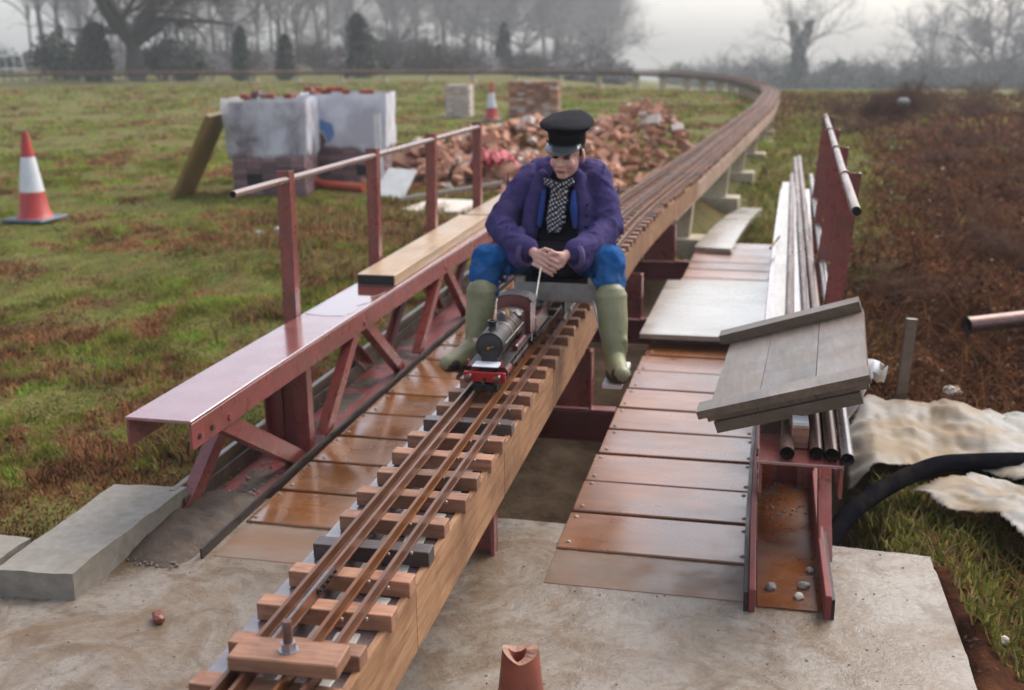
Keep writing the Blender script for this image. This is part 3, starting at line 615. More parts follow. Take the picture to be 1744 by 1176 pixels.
# fishplate with bolts at the rail joint
fp = MB().box((-.0625, 2.26, ZR - .013), (.004, .12, .016)).box((-.0475, 2.26, ZR - .013), (.004, .12, .016)).build('fishplate', 'black_steel_and_shade', track)
for k in range(5): MB().tube([(-.071, 2.21 + k * .025, ZR - .013), (-.040, 2.21 + k * .025, ZR - .013)], .004, 6).build('fishbolt', 'black_steel_and_shade', fp)
MB().box((-.0545, 2.06, ZR + .0006), (.0062, .46, .0008)).build('worn_rail_head', 'rail_bare', track)
for k in range(14):
    yy = 1.95 + k * .1705
    for xx in (-.107, .017, .046, .073, .102):
        if random.random() < .75: ob('spike', spk, track, (xx, yy + random.uniform(-.012, .012), ZR - .0302))

plate_pale = MB().box((0, 0, 0), (.058, .075, .006), ch=.0015).mesh('pale_plate', M['plate_pale'])  # flat pale pieces lying on the right bearer between sleepers
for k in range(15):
    o = ob('pale_plate', plate_pale, track, (.063 + random.uniform(-.008, .008), 1.765 + k * .1705 + random.uniform(-.015, .015), zb + .0045), (0, 0, random.uniform(-.12, .12)))
# viaduct beyond the bridge
via = thing('concrete_viaduct', 'cream concrete viaduct on tapered piers carrying the track round the field', 'viaduct', (0, 0, 0))
s = s_at_y(9.75); k = 0
pier_me = {}
while s < SEND - 3:
    L = 2.62 if s < 25 else 2.7
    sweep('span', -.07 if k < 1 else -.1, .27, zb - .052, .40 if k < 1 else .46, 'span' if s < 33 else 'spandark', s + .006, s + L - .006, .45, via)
    sp = s + (1.5 if k == 0 else L)
    x, y, h = on_track(sp if k else s + 1.5, -.09)
    g = float(ground_h(x, y))
    hh = .27 - min(-.12, g - .1); top, bt = .19, .14
    mb = MB(); z0 = .27 - hh
    mb.v = [(-bt, -.075, z0), (bt, -.075, z0), (bt, .075, z0), (-bt, .075, z0), (-top, -.075, .268), (top, -.075, .268), (top, .075, .268), (-top, .075, .268)]
    mb.f = [(3, 2, 1, 0), (4, 5, 6, 7), (0, 1, 5, 4), (1, 2, 6, 5), (2, 3, 7, 6), (3, 0, 4, 7)]
    o = mb.build('pier', 'concrete_cream', via, (x, y, 0)); o.rotation_euler.z = h
    o = MB().box((.04, -.02, 0), (.58, .36, .5), ch=.01).build('footing', 'concrete_cream', via, (x, y, min(-.32, g - .14)))
    o.rotation_euler.z = h
    s += L; k += 1

# ------------------------------------------------------------------ miniature locomotive on the middle pair of rails
LX = -.0115
loco = thing('steam_locomotive', 'black and maroon miniature steam locomotive in front of the seated driver', 'miniature locomotive', (LX, 3.75, ZR))
def LP(mb, name, mat, parent=None, smooth=False): return mb.build(name, mat, parent or loco, smooth=smooth)
def cylY(y0, y1, r0, r1=None, z=.0, x=0, n=22):
    return MB().tube([(x, y0, z), (x, y1, z)], [r0, r1 if r1 is not None else r0], n)
LP(MB().box((0, .62 / 2 + .03, .075), (.045, .60, .035)), 'frame', 'loco_black')
LP(MB().box((0, .33, .094), (.148, .62, .006), ch=.001), 'footplate', 'loco_black')
bb = LP(MB().box((0, 0, .062), (.158, .012, .038), ch=.002), 'buffer_beam', 'loco_red')
for sx in (-1, 1):
    LP(MB().lathe([(.012, 0), (.009, .008), (.007, .02), (.006, .03), (.014, .031), (.015, .036), (.011, .038)], mtx=Matrix.Translation((sx * .055, -.006, .064)) @ Matrix.Rotation(PI / 2, 4, 'X'), n=14), 'buffer', 'loco_maroon', bb, True)
LP(MB().box((0, -.012, .056), (.006, .02, .014)).tube([(0, -.02, .05), (0, -.03, .04), (0, -.02, .03)], .003, 6), 'coupling_hook', 'loco_black', bb)
LP(MB().box((0, -.004, .028), (.055, .02, .02)).box((-.03, -.002, .016), (.012, .01, .03)).box((.03, -.002, .016), (.012, .01, .03)), 'guard_irons', 'loco_black')
LP(MB().box((.0, .04, .0985), (.10, .07, .003)), 'front_plate', 'cone_white')
for sx in (-1, 1): LP(MB().box((sx * .063, .012, .11), (.006, .006, .026)), 'lamp_iron', 'loco_red')
BZ = .155
LP(cylY(.085, .19, .054, z=BZ), 'smokebox', 'loco_black', smooth=True)
LP(MB().lathe([(.047, 0), (.046, .004), (.036, .009), (.018, .012), (.004, .013)], mtx=Matrix.Translation((0, .085, BZ)) @ Matrix.Rotation(PI / 2, 4, 'X'), n=22), 'smokebox_door', 'loco_black', smooth=True)
LP(MB().tube([(0, .07, BZ), (0, .062, BZ)], .006, 8).bar((0, .066, BZ), (.02, .066, BZ + .006), .003, .003), 'door_handle', 'brass')
LP(MB().box((0, .12, .115), (.06, .09, .05)), 'saddle', 'loco_black')
LP(MB().lathe([(.024, -.006), (.018, .004), (.015, .012), (.015, .03), (.019, .035), (.019, .04), (.012, .04), (.012, .02)], (0, .135, BZ + .05), n=18), 'chimney', 'loco_black', smooth=True)
LP(cylY(.19, .42, .049, .054, z=BZ), 'boiler', 'loco_boiler', smooth=True)
for yy in (.19, .262, .334): LP(cylY(yy, yy + .006, .0515 + (yy - .19) * .022, z=BZ), 'boiler_band', 'brass' if yy > .3 else 'steel', smooth=True)
LP(MB().lathe([(.028, -.006), (.021, .006), (.02, .02), (.016, .032), (.008, .039), (.001, .041)], (0, .30, BZ + .046), n=18), 'dome', 'loco_boiler', smooth=True)
LP(MB().lathe([(.012, -.004), (.01, .012), (.006, .02), (.006, .03)], (0, .385, BZ + .053), n=12), 'safety_valve', 'brass', smooth=True)
LP(MB().box((0, .465, .15), (.104, .1, .12), ch=.012).ell((0, .465, .2), (.054, .05, .02)), 'firebox', 'loco_boiler')
for sx in (-1, 1):
    LP(MB().tube([(sx * .058, .1, BZ + .012), (sx * .06, .42, BZ + .014)], .0025, 6), 'handrail', 'steel')
    LP(MB().tube([(sx * .052, .07, .06), (sx * .052, .15, .06)], .021, 14), 'cylinder', 'loco_maroon', smooth=True)
    LP(MB().box((sx * .064, .33, .108), (.02, .17, .03), ch=.006), 'splasher', 'loco_maroon')
    for yy in (.03, .17):
        w = LP(MB().tube([(sx * .038, yy, .03), (sx * .046, yy, .03)], .03, 16), 'bogie_wheel', 'loco_black')
    for yy in (.26, .39, .52):
        w = LP(MB().tube([(sx * .037, yy, .052), (sx * .047, yy, .052)], .052, 22), 'driving_wheel', 'loco_maroon')
        LP(MB().tube([(sx * .036, yy, .052), (sx * .0475, yy, .052)], .046, 18), 'wheel_centre', 'loco_black', w)
    LP(MB().bar((sx * .054, .25, .045), (sx * .054, .53, .045), .004, .01), 'coupling_rod', 'steel')
    LP(MB().box((sx * .068, .565, .16), (.005, .1, .14)), 'cab_side', 'loco_maroon')
LP(MB().box((0, .515, .175), (.13, .005, .16)), 'cab_front', 'loco_maroon')
mb = MB()
for i in range(9):
    a = PI * (.12 + .76 * i / 8); x = -.085 * math.cos(a) / math.cos(PI * .12); z = .215 + .03 * (math.sin(a) - math.sin(PI * .12)) / (1 - math.sin(PI * .12)) + .015
    mb.v += [(x, .505, z), (x, .605, z), (x, .505, z + .004), (x, .605, z + .004)]
for i in range(8):
    b0 = i * 4; b1 = b0 + 4
    mb.f += [(b0 + 2, b1 + 2, b1 + 3, b0 + 3), (b0, b0 + 1, b1 + 1, b1), (b0, b1, b1 + 2, b0 + 2), (b0 + 1, b0 + 3, b1 + 3, b1 + 1)]
mb.f += [(0, 2, 3, 1), (32, 33, 35, 34)]
LP(mb, 'cab_roof', 'loco_black')
tender = thing('tender', 'maroon tender with coal behind the miniature locomotive cab', 'tender', (LX, 4.40, ZR))
MB().box((0, .14, .1), (.135, .28, .075), ch=.004).build('tank', 'loco_maroon', tender)
MB().box((0, .14, .056), (.148, .3, .01)).build('footplate', 'loco_black', tender)
mb = MB()
for i in range(60): mb.ell((random.uniform(-.055, .055), random.uniform(.03, .22), .14 + random.uniform(0, .02)), (.013, .012, .01), Matrix.Rotation(random.random() * 3, 4, 'X'), n=5, m=4)
kind(mb.build('coal', 'coal', tender), 'stuff')
for sx in (-1, 1):
    for yy in (.05, .14, .23): MB().tube([(sx * .038, yy, .032), (sx * .047, yy, .032)], .032, 16).build('tender_wheel', 'loco_black', tender)
    MB().box((sx * .056, .14, .045), (.005, .28, .03)).build('side_frame', 'loco_black', tender)
# long steel fire iron held up between the driver's hands and the track
tag(MB().tube([(.045, 4.35, .60), (.05, 4.42, .76), (.046, 4.56, .872)], .0042, 8).build('fire_iron', 'steel'), 'thin steel fire iron standing beside the tender below the hands', 'fire iron')

# ------------------------------------------------------------------ riding trolley
trol = thing('riding_trolley', 'galvanised riding trolley with strip footrests under the driver', 'riding trolley', (.03, 4.78, ZR))
MB().box((.05, .0, .16), (.37, .012, .09), ch=.003).build('front_plate', 'zinc', trol)
MB().box((.03, .45, .175), (.34, .9, .025), ch=.003).build('chassis', 'battenwood', trol)
MB().box((.03, .5, .22), (.26, .72, .06), ch=.02).build('seat_cushion', 'blackcloth', trol)
MB().box((.216, .01, .17), (.05, .03, .13), ch=.005).build('corner_bracket', 'zinc', trol)
MB().box((-.126, .01, .17), (.05, .03, .12), ch=.005).build('corner_bracket', 'zinc', trol)
for sx, bx in ((1, .335), (-1, -.30)):
    MB().bar((sx * .2 + .02, -.02, .13), (bx, -.22, -.17), .006, .03, n=(0, 1, 0)).build('foot_strap', 'steel', trol)
    MB().bar((sx * .2 + .02, .62, .13), (bx, .22, -.17), .006, .03, n=(0, 1, 0)).build('foot_strap', 'steel', trol)
    MB().box((bx + .01 * sx, -.13, -.178), (.085, .36, .022), ch=.003).build('footboard', 'white_sheet' if sx > 0 else 'battenwood', trol)
for sx in (-1, 1):
    for yy in (.12, .3, .65, .8): MB().tube([(sx * .088 - .03, yy, .05), (sx * .1 - .03, yy, .05)], .05, 16).build('trolley_wheel', 'steel', trol)
    MB().box((sx * .105 - .03, .46, .08), (.01, .86, .07)).build('bogie_frame', 'loco_black', trol)

# ------------------------------------------------------------------ the driver
def remesh(mb, name, mat, parent, voxel, smooth=6, disp=0, dsize=.07, seed=0):
    me = mb.mesh('tmp'); o = bpy.data.objects.new('tmp', me); COL.objects.link(o)
    r = o.modifiers.new('r', 'REMESH'); r.mode = 'VOXEL'; r.voxel_size = voxel; r.use_smooth_shade = True
    if smooth: sm = o.modifiers.new('s', 'SMOOTH'); sm.factor = .5; sm.iterations = smooth
    if disp:
        tx = bpy.data.textures.new('cloth', 'CLOUDS'); tx.noise_scale = dsize; tx.noise_depth = 1
        dm = o.modifiers.new('d', 'DISPLACE'); dm.texture = tx; dm.strength = disp; dm.mid_level = .5; dm.texture_coords = 'GLOBAL'
        s2 = o.modifiers.new('s2', 'SMOOTH'); s2.factor = .5; s2.iterations = 2
    dg = bpy.context.evaluated_depsgraph_get(); dg.update()
    m2 = bpy.data.meshes.new_from_object(o.evaluated_get(dg)); m2.name = name
    bpy.data.objects.remove(o); m2.materials.clear(); m2.materials.append(M[mat] if isinstance(mat, str) else mat)
    m2.polygons.foreach_set('use_smooth', [True] * len(m2.polygons))
    return ob(name, m2, parent)
HR = Matrix.Translation((.094, 4.945, 1.328)) @ Matrix.Rotation(math.radians(-9), 4, 'Z') @ Matrix.Rotation(math.radians(3), 4, 'Y') @ Matrix.Rotation(math.radians(11), 4, 'X')
def H(x, y, z): return tuple(HR @ Vector((x, y, z)))
def hm(x, y, z, rx=0): return HR @ Matrix.Translation((x, y, z))
bd = MB()
# head, face
bd.ell((0, 0, 0), (1, 1, 1), hm(0, .012, .03) @ Matrix.Diagonal((.073, .09, .085, 1)), n=20, m=14)
bd.ell((0, 0, 0), (1, 1, 1), hm(0, -.02, -.03) @ Matrix.Diagonal((.062, .068, .075, 1)), n=18, m=12)
bd.ell((0, 0, 0), (1, 1, 1), hm(0, -.055, -.083) @ Matrix.Diagonal((.03, .03, .022, 1)))
for sx in (-1, 1):
    bd.ell((0, 0, 0), (1, 1, 1), hm(sx * .035, -.062, -.028) @ Matrix.Diagonal((.024, .022, .024, 1)))
    bd.ell((0, 0, 0), (1, 1, 1), hm(sx * .074, .015, -.01) @ Matrix.Rotation(sx * .35, 4, 'Z') @ Matrix.Diagonal((.009, .022, .033, 1)))
    bd.ell((0, 0, 0), (1, 1, 1), hm(sx * .028, -.078, .02) @ Matrix.Diagonal((.024, .014, .01, 1)))
bd.caps([H(0, -.082, .01), H(0, -.103, -.025)], [.009, .013]); bd.ell(H(-.011, -.093, -.03), (.008, .009, .007)); bd.ell(H(.011, -.093, -.03), (.008, .009, .007))
bd.caps([H(-.016, -.082, -.054), H(.016, -.082, -.054)], [.008, .008]); bd.caps([H(-.012, -.08, -.064), H(.012, -.08, -.064)], [.008, .008])
# neck, torso, arms, legs: one continuous body
NB = (.062, 5.06, 1.235)
bd.caps([H(0, .02, -.04), NB], [.05, .052])
bd.caps([NB, (.055, 5.1, 1.05), (.045, 5.12, .86)], [.05, .09, .11])
bd.caps([(-.08, 5.09, 1.16), (.19, 5.09, 1.165)], [.04, .04])
SHL, SHR, ELL, ELR, WRL, WRR = (-.105, 5.06, 1.19), (.222, 5.06, 1.205), (-.222, 4.95, .985), (.292, 4.95, .99), (-.004, 4.665, .918), (.142, 4.665, .912)
bd.caps([SHL, ELL, WRL], [.045, .035, .023]); bd.caps([SHR, ELR, WRR], [.045, .035, .023])
HPL, HPR, KNL, KNR, ANL, ANR = (-.05, 5.06, .83), (.14, 5.06, .83), (-.235, 4.75, .862), (.322, 4.75, .866), (-.262, 4.60, .50), (.372, 4.58, .475)
bd.caps([HPL, KNL, ANL], [.075, .05, .035]); bd.caps([HPR, KNR, ANR], [.075, .05, .035])
# hands clasped, the left-hand one over the other
bd.ell((.03, 4.632, .902), (.036, .02, .04), Matrix.Rotation(-.5, 4, 'Y')); bd.caps([WRL, (.02, 4.638, .907)], [.023, .026])
bd.ell((.112, 4.64, .893), (.036, .02, .04), Matrix.Rotation(.5, 4, 'Y')); bd.caps([WRR, (.12, 4.642, .9)], [.023, .026])
for i in range(4):
    t = i / 3; k = Vector((.052 - .03 * t, 4.612, .922 - .055 * t)); l = 1 - .14 * abs(t - .35)
    bd.caps([k - Vector((.022, -.012, -.006)), k, k + Vector((.036 * l, -.008, -.02 * l)), k + Vector((.062 * l, .006, -.038 * l)), k + Vector((.07 * l, .022, -.05 * l))], [.0088, .0085, .0078, .0072, .0065], n=8)
    k2 = Vector((.092 + .014 * t, 4.622, .917 - .055 * t))
    bd.caps([k2 + Vector((.02, .01, .004)), k2, k2 + Vector((-.03 * l, .012, -.022 * l)), k2 + Vector((-.05 * l, .03, -.03 * l))], [.0085, .0082, .0076, .0068], n=8)
bd.caps([(.03, 4.635, .93), (.055, 4.615, .945), (.085, 4.612, .938)], [.0105, .0092, .0078], n=8)
bd.caps([(.118, 4.635, .918), (.095, 4.612, .93), (.07, 4.604, .922)], [.0105, .009, .0075], n=8)
person = remesh(bd, 'person', 'skin', None, .0042, 3)
tag(person, 'seated person in black peaked cap, purple jacket and green wellington boots', 'person')
# features of the face
for sx in (-1, 1):
    MB().ell((0, 0, 0), (1, 1, 1), hm(sx * .028, -.081, .004) @ Matrix.Diagonal((.016, .008, .0075, 1)), n=10, m=6).build('eye', 'eyes', person, smooth='all')
    MB().ell((0, 0, 0), (1, 1, 1), hm(sx * .029, -.09, .022) @ Matrix.Diagonal((.023, .007, .0065, 1)), n=10, m=6).build('eyebrow', 'hair', person, smooth='all')
MB().ell((0, 0, 0), (1, 1, 1), hm(0, -.0895, -.059) @ Matrix.Diagonal((.024, .006, .0075, 1)), n=10, m=6).build('mouth', 'lips', person, smooth='all')
hb = MB(); hb.ell((0, 0, 0), (1, 1, 1), hm(0, .026, .038) @ Matrix.Diagonal((.0775, .086, .085, 1)), n=18, m=12)
for sx in (-1, 1): hb.caps([H(sx * .07, -.012, .03), H(sx * .071, -.01, -.005)], [.01, .005])
remesh(hb, 'hair', 'hair', person, .006, 2)
# cap: band, flared crown, soft top, peak
def ring(mb, prof, n=32, sy=1.12):
    o = len(mb.v)
    for r, z, tz in prof:
        for k in range(n):
            a = 2 * PI * k / n; x, y = r * math.cos(a), r * sy * math.sin(a); w = mnoise.noise(Vector((x * 22, y * 22, z * 30))) * (.0045 if tz else .001); mb.v.append(H(x * (1 + w * 4), y + .005, z + w + tz * (y / .1) - (.9 * x * x if tz else 0)))
    for i in range(len(prof) - 1):
        for k in range(n): mb.f.append((o + i * n + k, o + i * n + (k + 1) % n, o + (i + 1) * n + (k + 1) % n, o + (i + 1) * n + k))
    mb.f.append(tuple(o + (len(prof) - 1) * n + k for k in range(n))); mb.f.append(tuple(o + k for k in range(n - 1, -1, -1)))
cp = MB(); ring(cp, [(.079, .05, 0), (.084, .052, 0), (.086, .103, 0), (.08, .105, 0)]); cap = cp.build('cap', 'cap', person, smooth=True)
cr = MB(); ring(cr, [(.08, .1, 0), (.098, .12, .003), (.114, .14, .006), (.122, .149, .008), (.123, .153, .008)], sy=1.05); cr.build('crown', 'cap', cap, smooth=True)
ct = MB(); ring(ct, [(.123, .152, .008), (.119, .158, .008), (.1, .163, .007), (.06, .166, .005), (.02, .167, .002)], sy=1.05); ct.build('crown_top', 'cap_top', cap, smooth=True)
pk = MB(); n = 15
for i in range(n + 1):
    a = PI * (1.12 + .76 * i / n); d = math.sin(PI * i / n) ** .6
    for rr, dz in ((1, .0), (1 + .5 * d, -.026 * d), (1 + .5 * d, -.031 * d - .001), (1, -.005)):
        pk.v.append(H(.084 * rr * math.cos(a) * (1 if rr == 1 else .93), .094 * rr * math.sin(a) + .005, .06 + dz))
for i in range(n):
    for k in range(4): pk.f.append((i * 4 + k, i * 4 + (k + 1) % 4, i * 4 + 4 + (k + 1) % 4, i * 4 + 4 + k))
pk.f += [(0, 1, 2, 3), (n * 4 + 3, n * 4 + 2, n * 4 + 1, n * 4)]
pk.build('peak', 'peak', cap, smooth=True)
MB().tube([H(.09 * math.cos(PI * (1.1 + .8 * i / 12)), .1 * math.sin(PI * (1.1 + .8 * i / 12)) + .003, .065) for i in range(13)], .0035, 6).build('cap_strap', 'cap', cap)
# jacket: two fronts left open over dark clothes
jk = MB()
jk.caps([(-.1, 5.085, 1.2), (-.115, 5.08, 1.03), (-.09, 5.1, .88)], [.07, .092, .1]); jk.caps([(.205, 5.085, 1.21), (.212, 5.08, 1.03), (.19, 5.1, .88)], [.07, .092, .1])
jk.caps([(-.06, 5.16, 1.2), (.17, 5.16, 1.2)], [.09, .09]); jk.caps([(-.06, 5.18, 1.0), (.17, 5.18, 1.0)], [.11, .11]); jk.caps([(-.06, 5.18, .86), (.17, 5.18, .86)], [.12, .12])
jk.caps([(-.035, 5.1, 1.235), (.06, 5.13, 1.27), (.155, 5.1, 1.24)], [.06, .055, .06])
def folds(mb, p0, p1, r0, r1, n, seed, th=.008):
    q = random.Random(seed); p0, p1 = Vector(p0), Vector(p1); d = (p1 - p0).normalized(); x = d.cross(Vector((.3, 1, .2))).normalized(); y = d.cross(x)
    for k in range(n):
        t = q.uniform(.05, .95); c = p0.lerp(p1, t); r = r0 + (r1 - r0) * t; a0 = q.uniform(0, 6.28); sp = q.uniform(.9, 2.2); tl = q.uniform(-1.3, 1.3)
        pts = [c + (x * math.cos(a0 + sp * (j / 7 - .5)) + y * math.sin(a0 + sp * (j / 7 - .5))) * (r * .985) + d * (tl * r * (j / 7 - .5) * 2) for j in range(8)]
        mb.tube(pts, [th * .35, th * .8, th, th, th, th, th * .8, th * .35], 7)
folds(jk, SHL, (-.186, 5.0, 1.08), .064, .063, 5, 1); folds(jk, (-.186, 5.0, 1.08), ELL, .063, .067, 7, 2); folds(jk, ELL, (-.07, 4.72, .925), .067, .058, 10, 3)
folds(jk, SHR, (.272, 5.0, 1.085), .064, .063, 5, 4); folds(jk, (.272, 5.0, 1.085), ELR, .063, .067, 7, 5); folds(jk, ELR, (.2, 4.72, .92), .067, .058, 10, 6)
folds(jk, (-.115, 5.08, 1.15), (-.09, 5.1, .9), .1, .1, 7, 7); folds(jk, (.22, 5.08, 1.15), (.19, 5.1, .9), .1, .1, 7, 8)
jk.caps([SHL, (-.186, 5.0, 1.08), ELL, (-.128, 4.80, .938), (-.045, 4.70, .93)], [.064, .063, .067, .06, .052], n=16)
jk.caps([SHR, (.272, 5.0, 1.085), ELR, (.232, 4.80, .935), (.178, 4.70, .925)], [.064, .063, .067, .06, .052], n=16)
jk.caps([(-.165, 4.9, .95), (-.12, 4.80, .91), (-.072, 4.715, .875)], [.062, .058, .046]); jk.caps([(.265, 4.9, .95), (.235, 4.80, .905), (.2, 4.715, .866)], [.062, .058, .046])
jk.caps([(-.03, 5.0, 1.215), (-.062, 4.962, 1.1), (-.082, 4.945, .96)], [.034, .04, .045]); jk.caps([(.14, 5.0, 1.215), (.178, 4.962, 1.1), (.192, 4.945, .96)], [.034, .04, .045])
jacket = remesh(jk, 'jacket', 'jacket', person, .0055, 3, disp=.018, dsize=.07)
cu = MB()
def torus(mb, c, axis, r, t, n=18):
    q = Vector(axis).to_track_quat('Z', 'Y').to_matrix().to_4x4(); q.translation = Vector(c)
    mb.lathe([(r - t, -.012), (r, -.014), (r + t * .6, 0), (r, .014), (r - t, .012), (r - t, -.012)], n=n, mtx=q, cap=False)
torus(cu, (-.04, 4.69, .908), (.08, -.07, -.0), .056, .012); cu.build('cuff', 'cuff', jacket, smooth=True)
cu = MB(); torus(cu, (.178, 4.69, .903), (-.07, -.07, -.0), .056, .012); cu.build('cuff', 'cuff', jacket, smooth=True)
cl = MB()
for sx, c in ((-1, .055), (1, .055)):
    P = [(c + sx * .03, 5.01, 1.262), (c + sx * .085, 5.005, 1.255), (c + sx * .12, 4.985, 1.215), (c + sx * .075, 4.965, 1.165), (c + sx * .045, 4.985, 1.215)]
    o = len(cl.v); cl.v += P + [(x, y + .012, z) for x, y, z in P]; k = len(P)
    cl.f += [tuple(o + i for i in range(k)), tuple(o + k + i for i in range(k - 1, -1, -1))] + [(o + i, o + (i + 1) % k, o + k + (i + 1) % k, o + k + i) for i in range(k)]
cl.build('collar', 'jacket', jacket)
for k in range(4): MB().ell((.196 - .003 * k, 4.905 + .004 * abs(k - 2), 1.1 - .05 * k), (.007, .004, .007), n=8, m=5).build('button', 'blackcloth', jacket, smooth='all')
# dark waistcoat, lap, blue lining edges and checked scarf in the opening
wc = MB(); wc.caps([(.055, 5.055, 1.17), (.053, 5.06, 1.03), (.05, 5.05, .9)], [.085, .105, .10]); wc.caps([(-.0, 5.0, .90), (.11, 5.0, .90)], [.08, .08])
wc.caps([(-.0, 4.9, .86), (.12, 4.9, .86)], [.07, .07]); wc.caps([(.02, 4.83, .825), (.11, 4.83, .825)], [.05, .05])
wc.caps([(-.03, 5.0, .96), (-.025, 5.0, 1.1)], [.05, .05]); wc.caps([(.15, 5.0, .96), (.14, 5.0, 1.1)], [.05, .05])
remesh(wc, 'waistcoat', 'blackcloth', person, .008, 4, disp=.012)
for x0, x1 in ((-.012, -.028), (.128, .14)):
    MB().caps([(x0, 4.945, 1.15), (x0 - (.006 if x0 < 0 else -.004), 4.922, 1.08), (x1, 4.915, 1.0)], [.012, .02 if x0 > 0 else .015, .012], n=8).build('lining_edge', 'lining', person, smooth='all')
sc = MB(); sc.caps([(.035, 4.955, 1.18), (.04, 4.927, 1.10), (.035, 4.915, 1.03), (.03, 4.905, .98)], [.016, .026, .028, .02]); sc.caps([(.085, 4.955, 1.18), (.075, 4.928, 1.10), (.07, 4.918, 1.03), (.06, 4.905, .985)], [.018, .024, .026, .018]); sc.caps([(.0, 4.955, 1.195), (.055, 4.94, 1.175), (.11, 4.955, 1.195)], [.02, .022, .02])
remesh(sc, 'checked_scarf', 'plaid', person, .006, 2, disp=.014, dsize=.04)
MB().tube([(.068, 4.912, 1.145), (.068, 4.902, 1.145)], .008, 10).build('badge', 'brass', person)
# jeans and boots
jn = MB(); jn.caps([HPL, KNL, (-.247, 4.69, .70)], [.1, .07, .06], n=16); jn.caps([HPR, KNR, (.338, 4.685, .70)], [.1, .07, .06], n=16); jn.caps([(-.06, 5.1, .83), (.15, 5.1, .83)], [.12, .12])
jn.caps([(-.245, 4.752, .872), (-.25, 4.71, .78)], [.066, .064]); jn.caps([(.33, 4.752, .876), (.337, 4.71, .78)], [.066, .064])
folds(jn, (-.2, 4.82, .87), (-.247, 4.69, .72), .078, .064, 9, 11, .01); folds(jn, (.29, 4.82, .87), (.338, 4.685, .72), .078, .064, 9, 12, .01)
remesh(jn, 'jeans', 'jeans', person, .007, 2, disp=.022, dsize=.05)
def boot(top, ank, toe, name='wellington_boot'):
    top, ank, toe = Vector(top), Vector(ank), Vector(toe); d = (toe - ank); d.z = 0; d.normalize()
    b = MB(); b.caps([top, top.lerp(ank, .5) + Vector((0, .004, 0)), ank], [.07, .066, .052], n=18)
    b.caps([ank, ank + Vector((0, 0, -.04)) + d * .01], [.05, .047]); b.caps([ank + Vector((0, 0, -.05)) - d * .015, ank + d * .10 + Vector((0, 0, -.062)), toe], [.045, .045, .038], n=16)
    b.caps([ank + d * .045 + Vector((0, 0, -.03)), toe + Vector((0, 0, .006)) - d * .02], [.042, .034])
    b.tube([top + Vector((0, 0, -.004)), top + Vector((0, 0, .014))], [.0715, .071], 18)
    for zz in (.055, .035, .015): b.caps([ank + Vector((-.03, 0, zz)) - d * 0, ank + Vector((.03, 0, zz))], [.026, .026])
    o = remesh(b, name, 'boot', person, .0065, 3)
    q = d.to_track_quat('-Y', 'Z').to_matrix().to_4x4(); q.translation = Vector((ank.x, ank.y, toe.z - .036)) + d * .06
    s = MB(); P = []
    for i in range(22):
        a = 2 * PI * i / 22; y = -.115 * math.sin(a); x = .05 * math.cos(a) * (1 - .18 * (math.sin(a) < -.2)) * (abs(math.cos(a)) ** -.25 if abs(math.cos(a)) > .1 else 1); P.append((x, y))
    o2 = len(s.v); k = len(P)
    for z in (-.012, .014): s.v += [tuple(q @ Vector((x, y, z))) for x, y in P]
    s.f += [tuple(range(k - 1, -1, -1)), tuple(range(k, 2 * k))] + [(i, (i + 1) % k, k + (i + 1) % k, k + i) for i in range(k)]
    s.box((0, .06, -.02), (.06, .06, .018), mtx=q)
    s.build('boot_sole', 'boot_sole', o); 
    f = MB(); e = toe - d * .015
    f.ell((e.x, e.y, e.z - .006), (.046, .05, .038), d.to_track_quat('-Y', 'Z').to_matrix().to_4x4())
    f.build('toe_cap', 'boot_sole', o, smooth='all')
    return o
boot((-.25, 4.685, .728), (-.262, 4.625, .515), (-.35, 4.44, .452)); boot((.34, 4.68, .728), (.372, 4.6, .495), (.425, 4.41, .452))

# ------------------------------------------------------------------ loose planks, pipes and boards on the bridge
def slab4(name, P, t, mat, parent=None):
    """board with corner points P (top face, FL FR BR BL) and thickness t"""
    P = [Vector(p) for p in P]; n = (P[1] - P[0]).cross(P[3] - P[0]).normalized(); mb = MB()
    mb.v = [tuple(p - n * t) for p in P] + [tuple(p) for p in P]
    mb.f = [(3, 2, 1, 0), (4, 5, 6, 7), (0, 1, 5, 4), (1, 2, 6, 5), (2, 3, 7, 6), (3, 0, 4, 7)]
    return mb.build(name, mat, parent)
def plank_on_left(y0, y1, x0, x1, label, ang=0):
    o = MB().box((0, 0, 0), (x1 - x0, y1 - y0, .062), ch=.003).build('timber_plank', 'plank'); o.location = ((x0 + x1) / 2, (y0 + y1) / 2, .5535); o.rotation_euler.z = ang
    MB().box((0, -(y1 - y0) / 2 - .0005, 0), (x1 - x0 - .008, .002, .054)).build('end_grain', 'plank_end', o)
    return tag(o, label, 'plank')
plank_on_left(5.62, 7.86, -1.205, -.985, 'long pale timber plank with dark end lying on the left girder', .004)
plank_on_left(7.9, 9.9, -1.17, -.955, 'pale timber plank on the left girder just behind the purple sleeve', -.006)
slab4('board', [(1.012, 4.4, .549), (1.125, 4.4, .549), (1.345, 10.58, .549), (1.212, 10.58, .549)], .027, 'plank_white')
tag(bpy.data.objects['board'], 'long whitewashed plank lying on the right girder beside the pipes', 'plank')
def pipe(name, p0, p1, r, mat, label, group=None):
    p0, p1 = Vector(p0), Vector(p1); d = (p1 - p0).normalized()
    o = MB().tube([p0 - p0, p1 - p0], r, 12, cap=False).tube([d * .001, p1 - p0], r * .8, 12, cap=False).build(name, mat, None, p0, smooth=True)
    MB().tube([d * .03, d * .034], r * .82, 12).build('bore', 'hole', o); return tag(o, label, 'pipe', group)
pipe('steel_pipe', (1.075, 3.35, .5455), (1.315, 11.2, .5455), .0225, 'pipe', 'brown steel pipe nearest the deck, left of the wooden block', 'pipes on the right girder')
